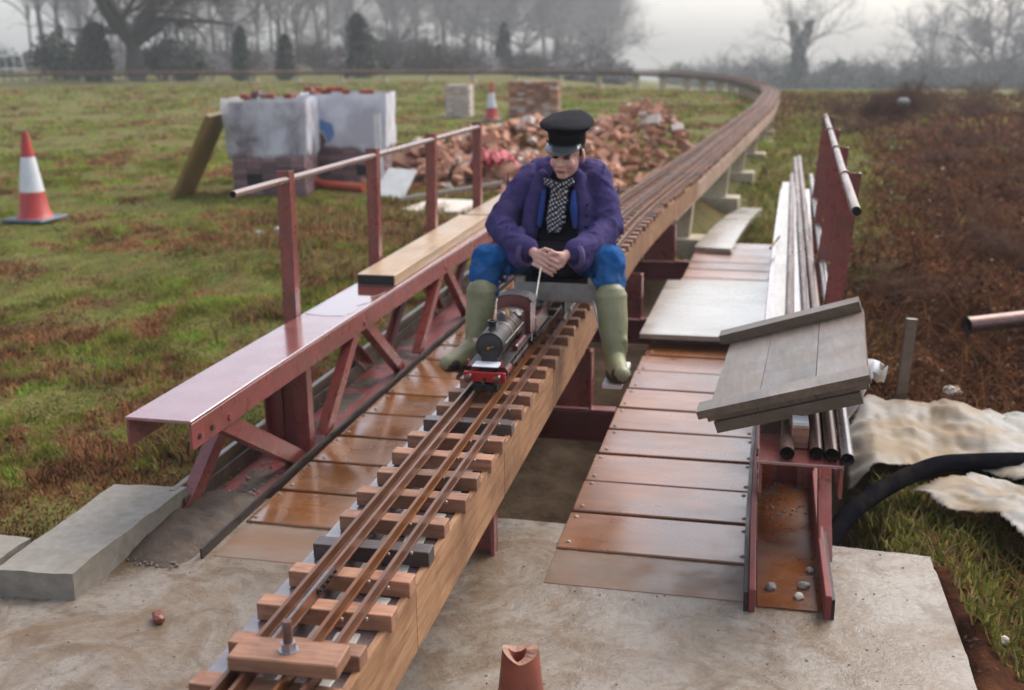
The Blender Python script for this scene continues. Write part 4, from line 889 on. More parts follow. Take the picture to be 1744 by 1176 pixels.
pipe('steel_pipe', (1.166, 3.37, .5445), (1.40, 12.9, .5445), .0215, 'pipe', 'left pipe of the rusty pair right of the wooden block', 'pipes on the right girder')
pipe('steel_pipe', (1.212, 3.36, .5455), (1.45, 13.05, .5455), .0225, 'pipe', 'right pipe of the rusty pair right of the wooden block', 'pipes on the right girder')
pipe('steel_pipe', (1.258, 3.33, .5445), (1.50, 11.2, .5445), .0215, 'pipe_grey', 'grey steel pipe on the outer edge of the right girder', 'pipes on the right girder')
blk = MB().box((1.118, 3.52, .56), (.055, .12, .075), ch=.003).build('wooden_block', 'sleeper'); tag(blk, 'small orange brown wooden block between the pipe ends', 'wooden block')
MB().box((1.118, 3.52, .604), (.05, .1, .012)).build('white_cap', 'white_sheet', blk)
# the weathered board of three planks with battens, lying tilted across the pipes
wp = thing('boarded_panel', 'weathered grey panel of three boards with battens tilted on the pipes', 'wooden panel', (0, 0, 0))
FL, FR, BR, BL = [Vector(p) for p in ((.785, 3.62, .552), (1.328, 3.50, .752), (1.392, 4.45, .778), (.848, 4.57, .578))]
nrm = (FR - FL).cross(BL - FL).normalized()
for a, b2 in ((.045, .352), (.356, .688), (.692, .985)):
    q = [FL.lerp(FR, a), FL.lerp(FR, b2), BL.lerp(BR, b2), BL.lerp(BR, a)]
    slab4('panel_board', [p + nrm * random.uniform(-.001, .001) for p in q], .022, 'panelwood', wp)
e = (BL - FL).normalized()
def strip(a, b2, h, t, ext0, ext1, mat):
    L = (FR - FL); p = [FL + e * a - L * ext0 + nrm * h, FR + e * a + L * ext1 + nrm * h, FR + e * b2 + L * ext1 + nrm * h, FL + e * b2 - L * ext0 + nrm * h]
    slab4('batten', p, t, mat, wp)
strip(-.02, .085, .03, .029, .0, .005, 'panelwood'); strip(-.012, .06, -.0235, .04, -.08, -.07, 'battenwood'); strip(.90, .985, .042, .041, 0.02, -.02, 'battenwood'); strip(.90, .98, -.0235, .04, -.3, -.1, 'battenwood')
# flat wet plywood on the right deck
o = slab4('plywood_sheet', [(.30, 6.45, .098), (1.06, 6.45, .102), (1.13, 8.27, .07), (.335, 8.22, .066)], .03, 'plywet'); tag(o, 'wet pale plywood sheet lying on the right hand walkway', 'plywood sheet')
for yy in (6.62, 8.0): tag(MB().box((.68, yy, .035 - .012 * (yy > 7)), (.62, .05, .055 - .024 * (yy > 7)), ch=.003).build('bearer_stick', 'battenwood'), 'dark wooden stick under the %s edge of the wet plywood sheet' % ('front' if yy < 7 else 'back'), 'stick')
mb = MB(); n = 9
for i in range(n + 1):
    t = i / n; z = .035 + .0 * t - .19 * t + .05 * math.sin(PI * t)
    for dx, dz in ((-.165, 0), (.165, .01), (.165, -.035), (-.165, -.045)):
        mb.v.append((.615 + .34 * t + dx * (1 - .25 * t), 9.72 + 3.95 * t - dx * .3, z + dz + .015))
for i in range(n):
    for k in range(4): mb.f.append((i * 4 + k, i * 4 + (k + 1) % 4, i * 4 + 4 + (k + 1) % 4, i * 4 + 4 + k))
mb.f += [(3, 2, 1, 0), (n * 4, n * 4 + 1, n * 4 + 2, n * 4 + 3)]
tag(mb.build('ramp_plank', 'plywet', smooth=True), 'bowed plank ramp running from the walkway end beside the piers', 'plank')
tag(MB().tube([(1.06, 6.9, .57), (1.12, 7.25, .585)], .008, 8).build('iron_rod', 'rust'), 'short rusty rod lying on the whitewashed plank', 'rod')

# ------------------------------------------------------------------ clamp block with bolt on the near sleepers, clay pipe, slab crumbs
cb = MB().box((0, 0, 0), (.238, .088, .034), ch=.003).build('clamp_block', 'sleeper', None, (.026, 1.868, ZR + .0185)); cb.rotation_euler.z = .04
tag(cb, 'brown wooden clamp block bolted across the rails in the foreground', 'clamp block')
hexp = [(.0165 * math.cos(PI / 3 * i), .0165 * math.sin(PI / 3 * i)) for i in range(6)]
bt = MB().lathe([(.021, .017), (.021, .0195)], n=18).build('washer', 'nut', cb)
MB().prism(hexp, .0197, .036).build('nut', 'nut', cb)
MB().lathe([(.0105, .036), (.0105, .084), (.0095, .0855)], n=14).build('bolt_shank', 'pipe', cb, smooth=True)
cpipe = MB(); n = 22
prof = [(.085, 0), (.072, .1), (.058, .2), (.047, .30)]
for r, z in prof:
    for k in range(n): a = 2 * PI * k / n; top = (.012 * math.sin(a * 2 + 1) + random.uniform(-.002, .002)) if z > .29 else 0; cpipe.v.append((r * math.cos(a), r * math.sin(a), z + top))
for k in range(n):
    x, y, z = cpipe.v[3 * n + k]; cpipe.v.append((x * .5 - .008, y * .5, z - .006))
for k in range(n): a = 2 * PI * k / n; cpipe.v.append((.014 * math.cos(a) - .006, .014 * math.sin(a), .24))
for i in range(3):
    for k in range(n): cpipe.f.append((i * n + k, i * n + (k + 1) % n, (i + 1) * n + (k + 1) % n, (i + 1) * n + k))
for k in range(n): cpipe.f.append((4 * n + k, 4 * n + (k + 1) % n, 5 * n + (k + 1) % n, 5 * n + k))
cpipe.f.append(tuple(5 * n + k for k in range(n)))
cpo = cpipe.build('clay_pipe', 'clay', None, (.400, 2.43, 0), smooth=True)
lip = MB(); lip.v = cpipe.v[3 * n:5 * n]; lip.f = [(k, (k + 1) % n, n + (k + 1) % n, n + k) for k in range(n)]
lip.v = [(x, y, z + .0008) for x, y, z in lip.v]; lip.build('broken_rim', 'clay_edge', cpo)
tag(cpo, 'broken tapered terracotta pipe standing on the slab at the bottom edge', 'clay pipe')
def pebble(name, c, r, mat, label, cat, group=None, seed=0, flat=.6):
    rr = random.Random(seed); bm = bmesh.new(); bmesh.ops.create_icosphere(bm, subdivisions=2, radius=1)
    for v in bm.verts:
        k = 1 + .28 * mnoise.noise(v.co * 1.6 + Vector((seed * 3.1, seed, 0))); v.co = Vector((v.co.x * k * r, v.co.y * k * r * .8, v.co.z * k * r * flat))
    me = bpy.data.meshes.new(name); bm.to_mesh(me); bm.free(); me.materials.append(M[mat])
    o = ob(name, me, None, c, (0, 0, rr.random() * 6)); return tag(o, label, cat, group) if label else o
o = MB().box((0, 0, 0), (.035, .062, .03), ch=.008).build('brick_chip', 'clay', None, (-.90, 2.86, .015)); o.rotation_euler = (.0, .0, .6); tag(o, 'small red brick chip alone on the open concrete slab', 'brick chip')
# gravel and rubbish in the girder troughs and on the slab
def grit(name, n, reg, r, mat, zf):
    mb = MB()
    for i in range(n):
        x, y = reg(); s = random.uniform(.35, 1) * r; mb.ell((x, y, zf(x, y) + s * .3), (s, s * random.uniform(.6, 1), s * .6), Matrix.Rotation(random.random() * 3, 4, 'Z'), n=6, m=4)
    return kind(mb.build(name, mat), 'stuff')
gx, gy = np.meshgrid(np.arange(-1.33, -.985, .018), np.arange(3.02, 6.6, .018))
fh = np.clip(1.1 - np.abs((gx + 1.15) / .16) ** 3, -.5, 1); mz = -.016 + (.02 * np.exp(-((gy - 3.62) / .34) ** 2) + .03) * fh * (.5 + fbm(gx * 9, gy * 9, 4)) - .02 * (gy > 3.85) - .05 * sstep(3.3, 3.05, gy)
i = np.arange(gx.size).reshape(gx.shape)
kind(ob('trough_mud', npmesh('trough_mud', np.c_[gx.ravel(), gy.ravel(), mz.ravel()], np.stack([i[:-1, :-1], i[:-1, 1:], i[1:, 1:], i[1:, :-1]], -1).reshape(-1, 4), 'mud', smooth=True)), 'stuff')
grit('trough_gravel', 260, lambda: (random.uniform(-1.24, -1.03), 3.2 + abs(random.gauss(0, .7))), .010, 'mudstone', lambda x, y: .004)
grit('trough_litter', 70, lambda: (random.uniform(1.03, 1.2), random.uniform(4.05, 4.42)), .009, 'mudstone', lambda x, y: .006)
grit('slab_crumbs', 420, lambda: (random.uniform(-1.7, 1.6), random.uniform(1.9, 3.83)), .0055, 'mudstone', lambda x, y: -.001)
for i, (x, y, r, l) in enumerate(((1.055, 3.47, .024, 'dark pebble nearest the plank deck inside the right girder end'), (1.145, 3.42, .02, 'pale pebble in the middle of the right girder end'), (1.165, 3.50, .024, 'dark grey pebble behind the pale one inside the right girder end'), (1.19, 3.62, .018, 'small pebble deeper inside the right girder trough'))):
    pebble('pebble', (x, y, .012), r, 'pale_stone' if i == 1 else 'stone', l, 'pebble', 'pebbles in the right girder end', i + 3)
# ------------------------------------------------------------------ right bank: sheet, hose, pipe, stake, stones
def gz(x, y): return float(ground_h(x, y))
def cloth(name, poly, mat, amp, label, cat, seed, lift=.03, step=.016):
    """crumpled sheet draped over the ground inside an outline"""
    xs = [p[0] for p in poly]; ys = [p[1] for p in poly]; X = np.arange(min(xs), max(xs) + step, step); Y = np.arange(min(ys), max(ys) + step, step)
    gx, gy = np.meshgrid(X, Y); x = gx + .5 * step * (fbm(gx * 7 + seed, gy * 7, 2) - .5) * 3; y = gy + .5 * step * (fbm(gx * 7, gy * 7 + seed, 2) - .5) * 3
    q = np.random.RandomState(int(seed * 10)); z = np.zeros_like(x)
    tri = lambda t: np.abs(2 * (t - np.floor(t)) - 1)
    wx, wy = x + .10 * fbm(x * 2.2 + seed, y * 2.2, 2), y + .10 * fbm(x * 2.2, y * 2.2 + seed, 2)
    for k in range(11):
        a = q.uniform(0, PI); f = 1.1 * 1.32 ** k * q.uniform(.85, 1.15); msk = sstep(.38, .62, fbm(x * (1 + f * .35) + k * 7.1, y * (1 + f * .35) + k * 3.7, 2))
        z += .55 / f ** .78 * (tri((wx * math.cos(a) + wy * math.sin(a)) * f + q.rand()) - .35) * (.35 + .9 * msk)
    z = ground_h(x, y) * .22 - .065 + lift + amp * (z + .35)
    def inside(px, py):
        c = np.zeros(px.shape, bool); n = len(poly)
        for i in range(n):
            x1, y1 = poly[i]; x2, y2 = poly[(i + 1) % n]
            c ^= ((y1 > py) != (y2 > py)) & (px < (x2 - x1) * (py - y1) / (y2 - y1 + 1e-9) + x1)
        return c
    m = inside(x, y); V = np.c_[x.ravel(), y.ravel(), z.ravel()]; nx = len(X); i = np.arange(x.size).reshape(x.shape)
    F = np.stack([i[:-1, :-1], i[:-1, 1:], i[1:, 1:], i[1:, :-1]], -1); ok = m[:-1, :-1] & m[:-1, 1:] & m[1:, 1:] & m[1:, :-1]; F = F[ok]
    u, inv = np.unique(F.ravel(), return_inverse=True); me = npmesh(name, V[u], inv.reshape(-1, 4), mat, smooth=False)
    o = ob(name, me); sm = o.modifiers.new('t', 'SOLIDIFY'); sm.thickness = .004; sb = o.modifiers.new('s', 'SUBSURF'); sb.levels = 0; sb.render_levels = 0
    return tag(o, label, cat)
cloth('polythene_sheet', [(1.40, 4.75), (1.42, 5.3), (1.55, 5.72), (1.85, 5.80), (2.15, 5.7), (2.6, 5.75), (3.1, 5.5), (3.2, 4.8), (2.5, 4.7), (2.1, 4.75), (1.9, 4.9), (1.62, 4.78)], 'sheet', .075, 'muddy crumpled polythene sheet behind the black hose', 'plastic sheet', 3.3)
cloth('polythene_sheet', [(1.62, 4.52), (1.9, 4.72), (2.3, 4.78), (2.9, 4.6), (2.9, 4.0), (2.3, 4.0), (2.05, 4.02), (1.88, 4.32), (1.75, 4.35)], 'sheet', .085, 'muddy crumpled polythene sheet in front of the black hose', 'plastic sheet', 8.1)
cloth('foil_scrap', [(1.36, 4.82), (1.38, 5.2), (1.52, 5.32), (1.62, 5.2), (1.55, 5.02), (1.45, 4.9)], 'white_sheet', .3, 'bright white plastic scrap beside the pipe ends', 'plastic scrap', 1.2, lift=.12, step=.03)
hp = [(1.2, 3.93, -.16), (1.28, 4.01, -.055), (1.36, 4.14, .01), (1.448, 4.293, .02), (1.55, 4.44, .03), (1.666, 4.581, .035), (1.78, 4.70, .035), (1.891, 4.80, .015), (2.1, 4.91, -.005), (2.5, 5.03, -.02), (3.0, 5.08, -.03), (3.5, 5.1, -.06)]
def spl(P, n=6):
    out = []
    for i in range(len(P) - 1):
        p0, p1, p2, p3 = [Vector(P[max(0, min(len(P) - 1, k))]) for k in (i - 1, i, i + 1, i + 2)]
        for j in range(n):
            t = j / n; out.append(.5 * ((2 * p1) + (p2 - p0) * t + (2 * p0 - 5 * p1 + 4 * p2 - p3) * t * t + (3 * p1 - p0 - 3 * p2 + p3) * t ** 3))
    return out + [Vector(P[-1])]
tag(MB().tube(spl(hp), .038, 14).build('black_hose', 'hose', smooth=True), 'thick black plastic hose curving from the slab over the polythene', 'hose')
o = pipe('red_brown_pipe', (2.36, 7.42, .0), (3.6, 8.0, .06), .058, 'pipe', 'red brown drain pipe on the bank at the right edge'); 
pipe_end = o
st = MB().bar((0, 0, -.15), (0, .02, .50), .055, .03, n=(0, -1, 0)); o = st.build('wooden_stake', 'panelwood', None, (1.76, 5.86, -.1)); o.rotation_euler = (.02, .05, .1); tag(o, 'short grey wooden stake standing behind the polythene', 'stake')
for i, (x, y, r, mt, l) in enumerate(((4.22, 26.6, .17, 'stone', 'pale stone among the brush heaps on the right bank'), 
        (2.1, 6.35, .07, 'pale_stone', 'pale stone on the brown soil above the polythene'), (2.75, 7.0, .05, 'pale_stone', 'small pale stone beside the drain pipe'), (1.78, 3.4, .03, 'pale_stone', 'pale chip in the soil right of the slab'))):
    pebble('boulder' if r > .3 else 'stone', (x, y, gz(x, y) + r * .3 + (.42 if y > 26 and x < 5 else 0)), r, mt, l, 'stone', None, i + 20)

# ------------------------------------------------------------------ traffic cones
def cone(x, y, label):
    z = gz(x, y) + .02; t = thing('traffic_cone', label, 'traffic cone', (x, y, z), 'traffic cones')
    MB().box((0, 0, .02), (.52, .52, .04), ch=.015).build('base', 'cone_base', t)
    f = lambda h: .185 - .15 * (h / 1.0)
    for a, b2, nm, mt in ((.04, .33, 'red_band', 'cone_red'), (.33, .72, 'white_band', 'cone_white'), (.72, .98, 'red_tip', 'cone_red')):
        MB().lathe([(f(a) + (.03 if a < .1 else 0), a), (f(a + .03), a + .03), (f(b2), b2)], n=28).build(nm, mt, t, smooth=True)
    MB().lathe([(.037, .98), (.034, 1.0), (.026, 1.0), (.026, .9)], n=20).build('tip_hole', 'cone_red', t)
    return t
cone(-7.08, 10.95, 'red and white traffic cone standing alone in the grass at the left'); cone(-5.95, 28.9, 'distant red and white traffic cone behind the brick heap')

# ------------------------------------------------------------------ packs of bricks in polythene
def brick_pack(loc, rz, label, nx, nz, logo, topmat):
    t = thing('brick_pack', label, 'brick pack', loc, 'polythene wrapped brick packs', (0, 0, rz))
    bl, bh, g = .185, .062, .010
    Wd, Dp = nx * (bl + g), 1.0
    MB().box((0, 0, nz * (bh + g) / 2 - .02), (Wd - .03, Dp - .03, nz * (bh + g) - .05)).build('core', 'brick_dark', t)
    me = MB().box((0, 0, 0), (bl, .1, bh), ch=.004).mesh('brick', M['brick_dark']); mr = MB().box((0, 0, 0), (bl, .1, bh), ch=.004).mesh('brick', M['brick_red'])
    holes = ((1, 3), (nx - 2, 3))
    for r in range(nz):
        for k in range(nx):
            if any(k == a and b2 - 1 <= r <= b2 for a, b2 in holes): continue
            ob('brick', me, t, (-Wd / 2 + (k + .5) * (bl + g), -Dp / 2 + .05 + random.uniform(-.004, .004), (r + .5) * (bh + g)))
    for a, b2 in holes: MB().box((-Wd / 2 + (a + .5) * (bl + g), -Dp / 2 + .008, b2 * (bh + g)), (.215, .01, .142)).build('fork_hole', 'hole', t)
    side = 1
    ms = MB().box((0, 0, 0), (.1, bl, bh), ch=.004).mesh('brick', M['brick_dark'])
    for r in range(nz - 1):
        for k in range(4): ob('brick', ms, t, (Wd / 2 - .05 + random.uniform(-.004, .004), -Dp / 2 + .11 + (k + .5) * (bl + g), (r + .5) * (bh + g)))
    for k in range(nx * 2):
        if random.random() < .82: ob('brick', mr if random.random() < .75 else me, t, (-Wd / 2 + .1 + (k + .0) * (Wd - .2) / (nx * 2 - 1), -Dp / 2 + .2 + random.uniform(-.06, .1), nz * (bh + g) + .036 + random.choice((0, 0, .03, .068))), (random.uniform(-.1, .1), 0, PI / 2 + random.uniform(-.25, .25)))
    # film
    H0 = nz * (bh + g) + .02; mb = MB(); n = 44; rows = 12
    rr = random.Random(logo and 5 or 2)
    per = []
    for i in range(n):
        u = i / n * 4; q = int(u); f = u - q; c = [(-1, -1), (1, -1), (1, 1), (-1, 1), (-1, -1)]; per.append((c[q][0] + (c[q + 1][0] - c[q][0]) * f, c[q][1] + (c[q + 1][1] - c[q][1]) * f))
    for j in range(rows + 1):
        z = H0 * j / rows
        for i, (a, b2) in enumerate(per):
            bul = .018 + .03 * fbm(np.array(i * .9), np.array(j * .35), 2) + (.03 * (j / rows) if i % 11 == 0 else 0)
            mb.v.append((a * (Wd / 2 + bul), b2 * (Dp / 2 + bul), z + (.03 * rr.random() if j == rows else 0)))
    for j in range(rows):
        for i in range(n): mb.f.append((j * n + i, j * n + (i + 1) % n, (j + 1) * n + (i + 1) % n, (j + 1) * n + i))
    mb.build('polythene_film', 'wrap_white' if logo else 'wrap', t, smooth='all')
    if logo:
        P = [(-.30, .9), (-.14, .93), (.02, .86), (.05, .72), (-.04, .6), (-.06, .66), (-.1, .78), (-.26, .80)]
        mb = MB(); mb.v = [(x - .14, -Dp / 2 - .058, z) for x, z in P]; mb.f = [tuple(range(len(P)))]; mb.build('printed_shape', 'logo_blue', t)
        P = [(-.27, .74), (-.14, .75), (-.07, .62), (-.14, .52), (-.26, .54)]
        mb = MB(); mb.v = [(x - .14, -Dp / 2 - .059, z) for x, z in P]; mb.f = [tuple(range(len(P)))]; mb.build('printed_shape', 'logo_brown', t)
    return t
brick_pack((-5.42, 13.95, gz(-5.4, 13.6)), .2, 'left brick pack wrapped in grey polythene with two fork holes', 5, 17, False, 0)
brick_pack((-4.82, 15.1, gz(-4.7, 14.7)), .2, 'right brick pack with blue print on its white polythene', 6, 17, True, 0)
lb = MB().box((0, 0, .62), (.06, .98, 1.24), ch=.004).build('leaning_board', 'yellowboard', None, (-6.55, 13.35, gz(-6.4, 13.2) - .02)); lb.rotation_euler = (0, .48, .2); tag(lb, 'mustard brown board leaning on the left brick pack', 'board')
o = MB().tube(spl([(-5.05, 14.2, 0.05), (-4.9, 14.13, .0), (-4.55, 14.05, -.02), (-4.2, 13.98, -.03)]), .058, 14).build('orange_pipe', 'orange', smooth=True); tag(o, 'orange plastic pipe lying before the right brick pack', 'pipe')
o = MB().bar((-3.92, 13.9, -.15), (-3.98, 14.0, .95), .09, .02, n=(0, -1, 0)).build('pale_stake', 'white_sheet'); tag(o, 'pale plastic strip upright at the corner of the right brick pack', 'strip')
o = slab4('white_board', [(-3.95, 13.55, -.08), (-3.5, 13.5, -.10), (-3.45, 14.0, .22), (-3.85, 14.05, .24)], .03, 'white_sheet'); tag(o, 'white sheet scrap lying left of the third handrail post', 'white sheet')
o = slab4('paving_slab', [(-3.15, 12.3, -.06), (-2.4, 12.2, -.05), (-2.3, 12.95, -.02), (-2.95, 13.1, -.03)], .05, 'pale_stone'); tag(o, 'pale paving slab on the mud behind the handrail', 'paving slab')
o = MB().bar((-3.35, 12.9, -.02), (-2.3, 14.1, .06), .06, .04).build('grey_batten', 'kerb'); tag(o, 'grey batten lying between the paving slab and the brick heap', 'batten')
o = cloth('pink_bag', [(-2.95, 14.75), (-2.95, 15.1), (-2.75, 15.3), (-2.4, 15.1), (-2.2, 14.85), (-2.5, 14.6)], 'pink', .35, 'crumpled pink plastic bag at the foot of the brick heap', 'plastic bag', 4.4, lift=.05)
for i, (x, y, l) in enumerate(((-3.75, 10.2, 'upper of two pale stones in the tussocks behind the handrail'), (-3.72, 9.7, 'lower of two pale stones in the tussocks behind the handrail'))):
    pebble('stone', (x, y, gz(x, y) + .03), .06, 'stone', l, 'stone', None, i + 60)

# ------------------------------------------------------------------ brick heap
def heap_h(x, y):
    h = 0
    for cx, cy, rx, ry, hh in ((-3.1, 17.2, 1.5, 1.3, .6), (-1.9, 17.3, 1.2, 1.2, .55), (-.85, 18.0, .85, .9, .95), (-3.9, 16.6, .7, .9, .4), (-2.5, 16.0, 1.7, 1.1, .3), (-1.45, 17.6, 1.1, 1.0, .68), (-2.6, 17.3, 1.2, 1.1, .72)):
        d = ((x - cx) / rx) ** 2 + ((y - cy) / ry) ** 2; h = max(h, hh * max(0, 1 - d) ** .8)
    return h
gx, gy = np.meshgrid(np.arange(-5, .3, .09), np.arange(15, 19.6, .09)); hz = np.vectorize(heap_h)(gx, gy); hz = ground_h(gx, gy) + np.where(hz > 0, hz - .06 + .12 * (fbm(gx * 6, gy * 6, 3) - .5), -.15)
i = np.arange(gx.size).reshape(gx.shape)
kind(ob('rubble_earth', npmesh('rubble_earth', np.c_[gx.ravel(), gy.ravel(), hz.ravel()], np.stack([i[:-1, :-1], i[:-1, 1:], i[1:, 1:], i[1:, :-1]], -1).reshape(-1, 4), 'clay')), 'stuff')
bme = [MB().box((0, 0, 0), (.225, .11, .072), ch=.006).mesh('brick', M[m]) for m in ('brick', 'brick', 'brick', 'brick_pale')]
cnt = 0; rest = MB(); tries = 0
while cnt < 900 and tries < 9000:
    tries += 1; x, y = random.uniform(-4.7, -.05), random.uniform(14.2, 19)
    h = heap_h(x, y)
    if h < .05 and random.random() < .9: continue
    z = gz(x, y) + max(h, .0) + random.uniform(-.01, .06); rot = (random.uniform(-.9, .9), random.uniform(-.7, .7), random.uniform(0, PI)); cnt += 1
    if cnt <= 285:
        o = ob('brick', random.choice(bme), None, (x, y - .0, z), rot); o.scale = (random.uniform(.55, 1.05), random.uniform(.8, 1.1), random.uniform(.8, 1.1)) if random.random() < .86 else (random.uniform(1.3, 1.8), random.uniform(1.4, 2), random.uniform(1.6, 2.6)); tag(o, 'loose reddish or pale brick in the tumbled heap behind the driver', 'brick', 'bricks of the tumbled heap')
    else:
        R = Matrix.Translation((x, y, z)) @ Matrix.Rotation(rot[2], 4, 'Z') @ Matrix.Rotation(rot[0], 4, 'X') @ Matrix.Rotation(rot[1], 4, 'Y')
        rest.box((0, 0, 0), (random.uniform(.07, .225), random.uniform(.06, .11), random.uniform(.04, .072)), mtx=R)
kind(rest.build('heap_bricks', 'brick'), 'stuff')
def stack(x, y, nx, nz, w, label, mat, ragged):
    t = thing('brick_stack', label, 'brick stack', (x, y, gz(x, y)), 'far brick stacks')
    MB().box((0, .1, nz * .075 / 2), (nx * .23 - .02, .5, nz * .075 - .02)).build('core', mat, t)
    me = MB().box((0, 0, 0), (.22, .11, .07), ch=.005).mesh('brick', M[mat]); mp = MB().box((0, 0, 0), (.22, .11, .07), ch=.005).mesh('brick', M['brick_pale'])
    for r in range(nz):
        for k in range(nx):
            if r > nz - ragged and random.random() < .35 + .25 * (k < 2): continue
            ob('brick', mp if random.random() < .2 else me, t, ((k - (nx - 1) / 2) * .23 + random.uniform(-.01, .01) + (.05 if r % 2 else 0), -.17 + random.uniform(-.04, .04), (r + .5) * .075), (0, 0, random.uniform(-.2, .2)))
stack(-5.0, 30.0, 6, 13, 0, 'reddish brick stack in the grass right of the distant cone', 'brick', 7)
stack(-7.15, 30.0, 3, 12, 0, 'pale narrow brick stack in the grass left of the distant cone', 'brick_pale', 1)

# ------------------------------------------------------------------ white barrier at the far left
t = thing('white_barrier', 'white tubular barrier at the far left edge beyond the track', 'barrier', (-47, 63.5, gz(-47, 63.5)), None, (0, 0, .25))
for p in (((-2.4, 0, .0), (-2.4, 0, 1.6)), ((1.9, 0, 0), (1.75, 0, 1.6))): MB().tube(p, .06, 8).build('post', 'barrier', t)
MB().tube([(-2.4, 0, 1.6), (1.75, 0, 1.6)], .06, 8).build('top_rail', 'barrier', t); MB().tube([(-2.4, 0, .78), (1.8, 0, .78)], .05, 8).build('middle_rail', 'barrier', t); MB().tube([(-2.4, 0, .3), (1.85, 0, .3)], .04, 8).build('bottom_rail', 'barrier', t)
for k in range(7): MB().tube([(-1.9 + k * .52, 0, .0), (-1.9 + k * .52, 0, 1.6)], .035, 6).build('bar', 'barrier', t)

# ------------------------------------------------------------------ trees
class Segs:
    def __init__(s): s.a = []
    def mesh(s, name, mat):
        A = np.array(s.a); p0, p1, r0, r1 = A[:, :3], A[:, 3:6], A[:, 6], A[:, 7]; d = p1 - p0; d /= np.linalg.norm(d, axis=1)[:, None] + 1e-9
        ref = np.where(np.abs(d[:, 2:3]) < .9, [[0, 0, 1.]], [[1., 0, 0]]); x = np.cross(d, ref); x /= np.linalg.norm(x, axis=1)[:, None]; y = np.cross(x, d)
        Vs, Fs, o = [], [], 0
        for big, k in ((True, 7), (False, 3)):
            m = (r0 > .07) == big
            if not m.any(): continue
            q = m.sum(); an = 2 * PI * np.arange(k) / k; c, sn = np.cos(an), np.sin(an)
            rg = lambda P, r: P[m][:, None, :] + (x[m][:, None, :] * c[None, :, None] + y[m][:, None, :] * sn[None, :, None]) * r[m][:, None, None]
            V = np.concatenate([rg(p0, r0), rg(p1, r1)], 1).reshape(-1, 3); Vs.append(V); b = o + np.arange(q)[:, None] * 2 * k
            for j in range(k): Fs.append(np.concatenate([b + j, b + (j + 1) % k, b + k + (j + 1) % k, b + k + j], 1))
            o += len(V)
        return npmesh(name, np.concatenate(Vs), np.concatenate(Fs), mat)
def grow(rng, H, tr, trunk_frac, spread, nl, lev, seglen=.9, up=.25, twig_r=.016):
    tk, br = Segs(), Segs()
    def limb(p, d, L, r, level, store):
        k = max(3, int(L / seglen)) if level < 3 else 3; pts = [p]; q = p
        for i in range(k):
            d = d + rng.normal(0, .13 + .05 * level, 3); d[2] += up * .12; d /= np.linalg.norm(d); q2 = q + d * L / k
            ra, rb = r * (1 - .6 * i / k), r * (1 - .6 * (i + 1) / k); store.a.append((*q, *q2, max(ra, twig_r * .6), max(rb, twig_r * .5))); q = q2; pts.append((q, d, rb))
        if level >= lev: return
        n = nl[level]
        for j in range(n):
            f = rng.uniform(.25, 1) if level else 0; idx = max(1, min(k, int(round(f * k)))); q, dd, rr = pts[idx]
            a = rng.uniform(0, 2 * PI); ax = np.array([math.cos(a), math.sin(a), rng.uniform(-.15, .5)]); nd2 = dd * rng.uniform(.5, 1.) + ax * spread * rng.uniform(.6, 1.2); nd2[2] = abs(nd2[2]) * .6 + up * .5 if level < 2 else nd2[2]; nd2 /= np.linalg.norm(nd2)
            limb(q, nd2, L * rng.uniform(.5, .78), max(rr * rng.uniform(.5, .75), twig_r), level + 1, br)
    p = np.array([0, 0, -.3]); d = np.array([0, 0, 1.]); L = H * trunk_frac; q = p; k = 5; r = tr
    for i in range(k):
        d = d + rng.normal(0, .05, 3); d /= np.linalg.norm(d); q2 = q + d * L / k; tk.a.append((*q, *q2, r * (1.25 if i == 0 else 1 - .08 * i), r * (1 - .08 * (i + 1)))); q = q2
    for j in range(nl[0]):
        a = 2 * PI * (j + rng.uniform(-.3, .3)) / nl[0]; dd = np.array([math.cos(a) * spread, math.sin(a) * spread, rng.uniform(.5, 1.3)]); dd /= np.linalg.norm(dd)
        limb(q - d * L * rng.uniform(0, .12), dd, H * (1 - trunk_frac) * rng.uniform(.5, .72), r * rng.uniform(.4, .6), 1, br)
    limb(q, d, H * (1 - trunk_frac) * .6, r * .55, 1, br)
    return tk, br
def leaves(rng, n, fn, size, name, mat):
    P = fn(n); nrm = rng.normal(0, 1, (n, 3)); nrm /= np.linalg.norm(nrm, axis=1)[:, None]; t = np.cross(nrm, rng.normal(0, 1, (n, 3))); t /= np.linalg.norm(t, axis=1)[:, None] + 1e-9; b = np.cross(nrm, t)
    s = size * rng.uniform(.6, 1.3, (n, 1)); V = np.stack([P - t * s, P - b * s * .6, P + t * s, P + b * s * .6], 1).reshape(-1, 3)
    return npmesh(name, V, np.arange(4 * n).reshape(-1, 4), mat)
rng = np.random.RandomState(11)
PROT = {}
def proto(kn, seed, H, tr, tf, spread, nl, lev, mat, **k):
    tk, br = grow(np.random.RandomState(seed), H, tr, tf, spread, nl, lev, **k); PROT[kn] = (tk.mesh('trunk', 'bark'), br.mesh('crown', mat), H)
proto('oak', 3, 13, .72, .2, 1.0, [6, 5, 6, 5, 5], 4, 'bark', twig_r=.016, up=.1)
proto('ash', 5, 15, .22, .3, .42, [5, 5, 6, 5, 4], 4, 'twig_hazed', twig_r=.013, up=.45)
proto('ash2', 9, 14, .2, .26, .5, [5, 6, 5, 5, 4], 4, 'twig_hazed', twig_r=.013, up=.4)
proto('round2', 33, 13, .3, .2, .75, [6, 6, 6, 5, 5], 4, 'twig_hazed', twig_r=.015, up=.25)
proto('bush', 12, 5, .09, .06, .9, [9, 7, 6, 5], 3, 'twig', twig_r=.02, up=.3)
proto('round', 21, 14, .4, .16, .9, [7, 7, 6, 6, 5], 4, 'twig', twig_r=.024, up=.2)
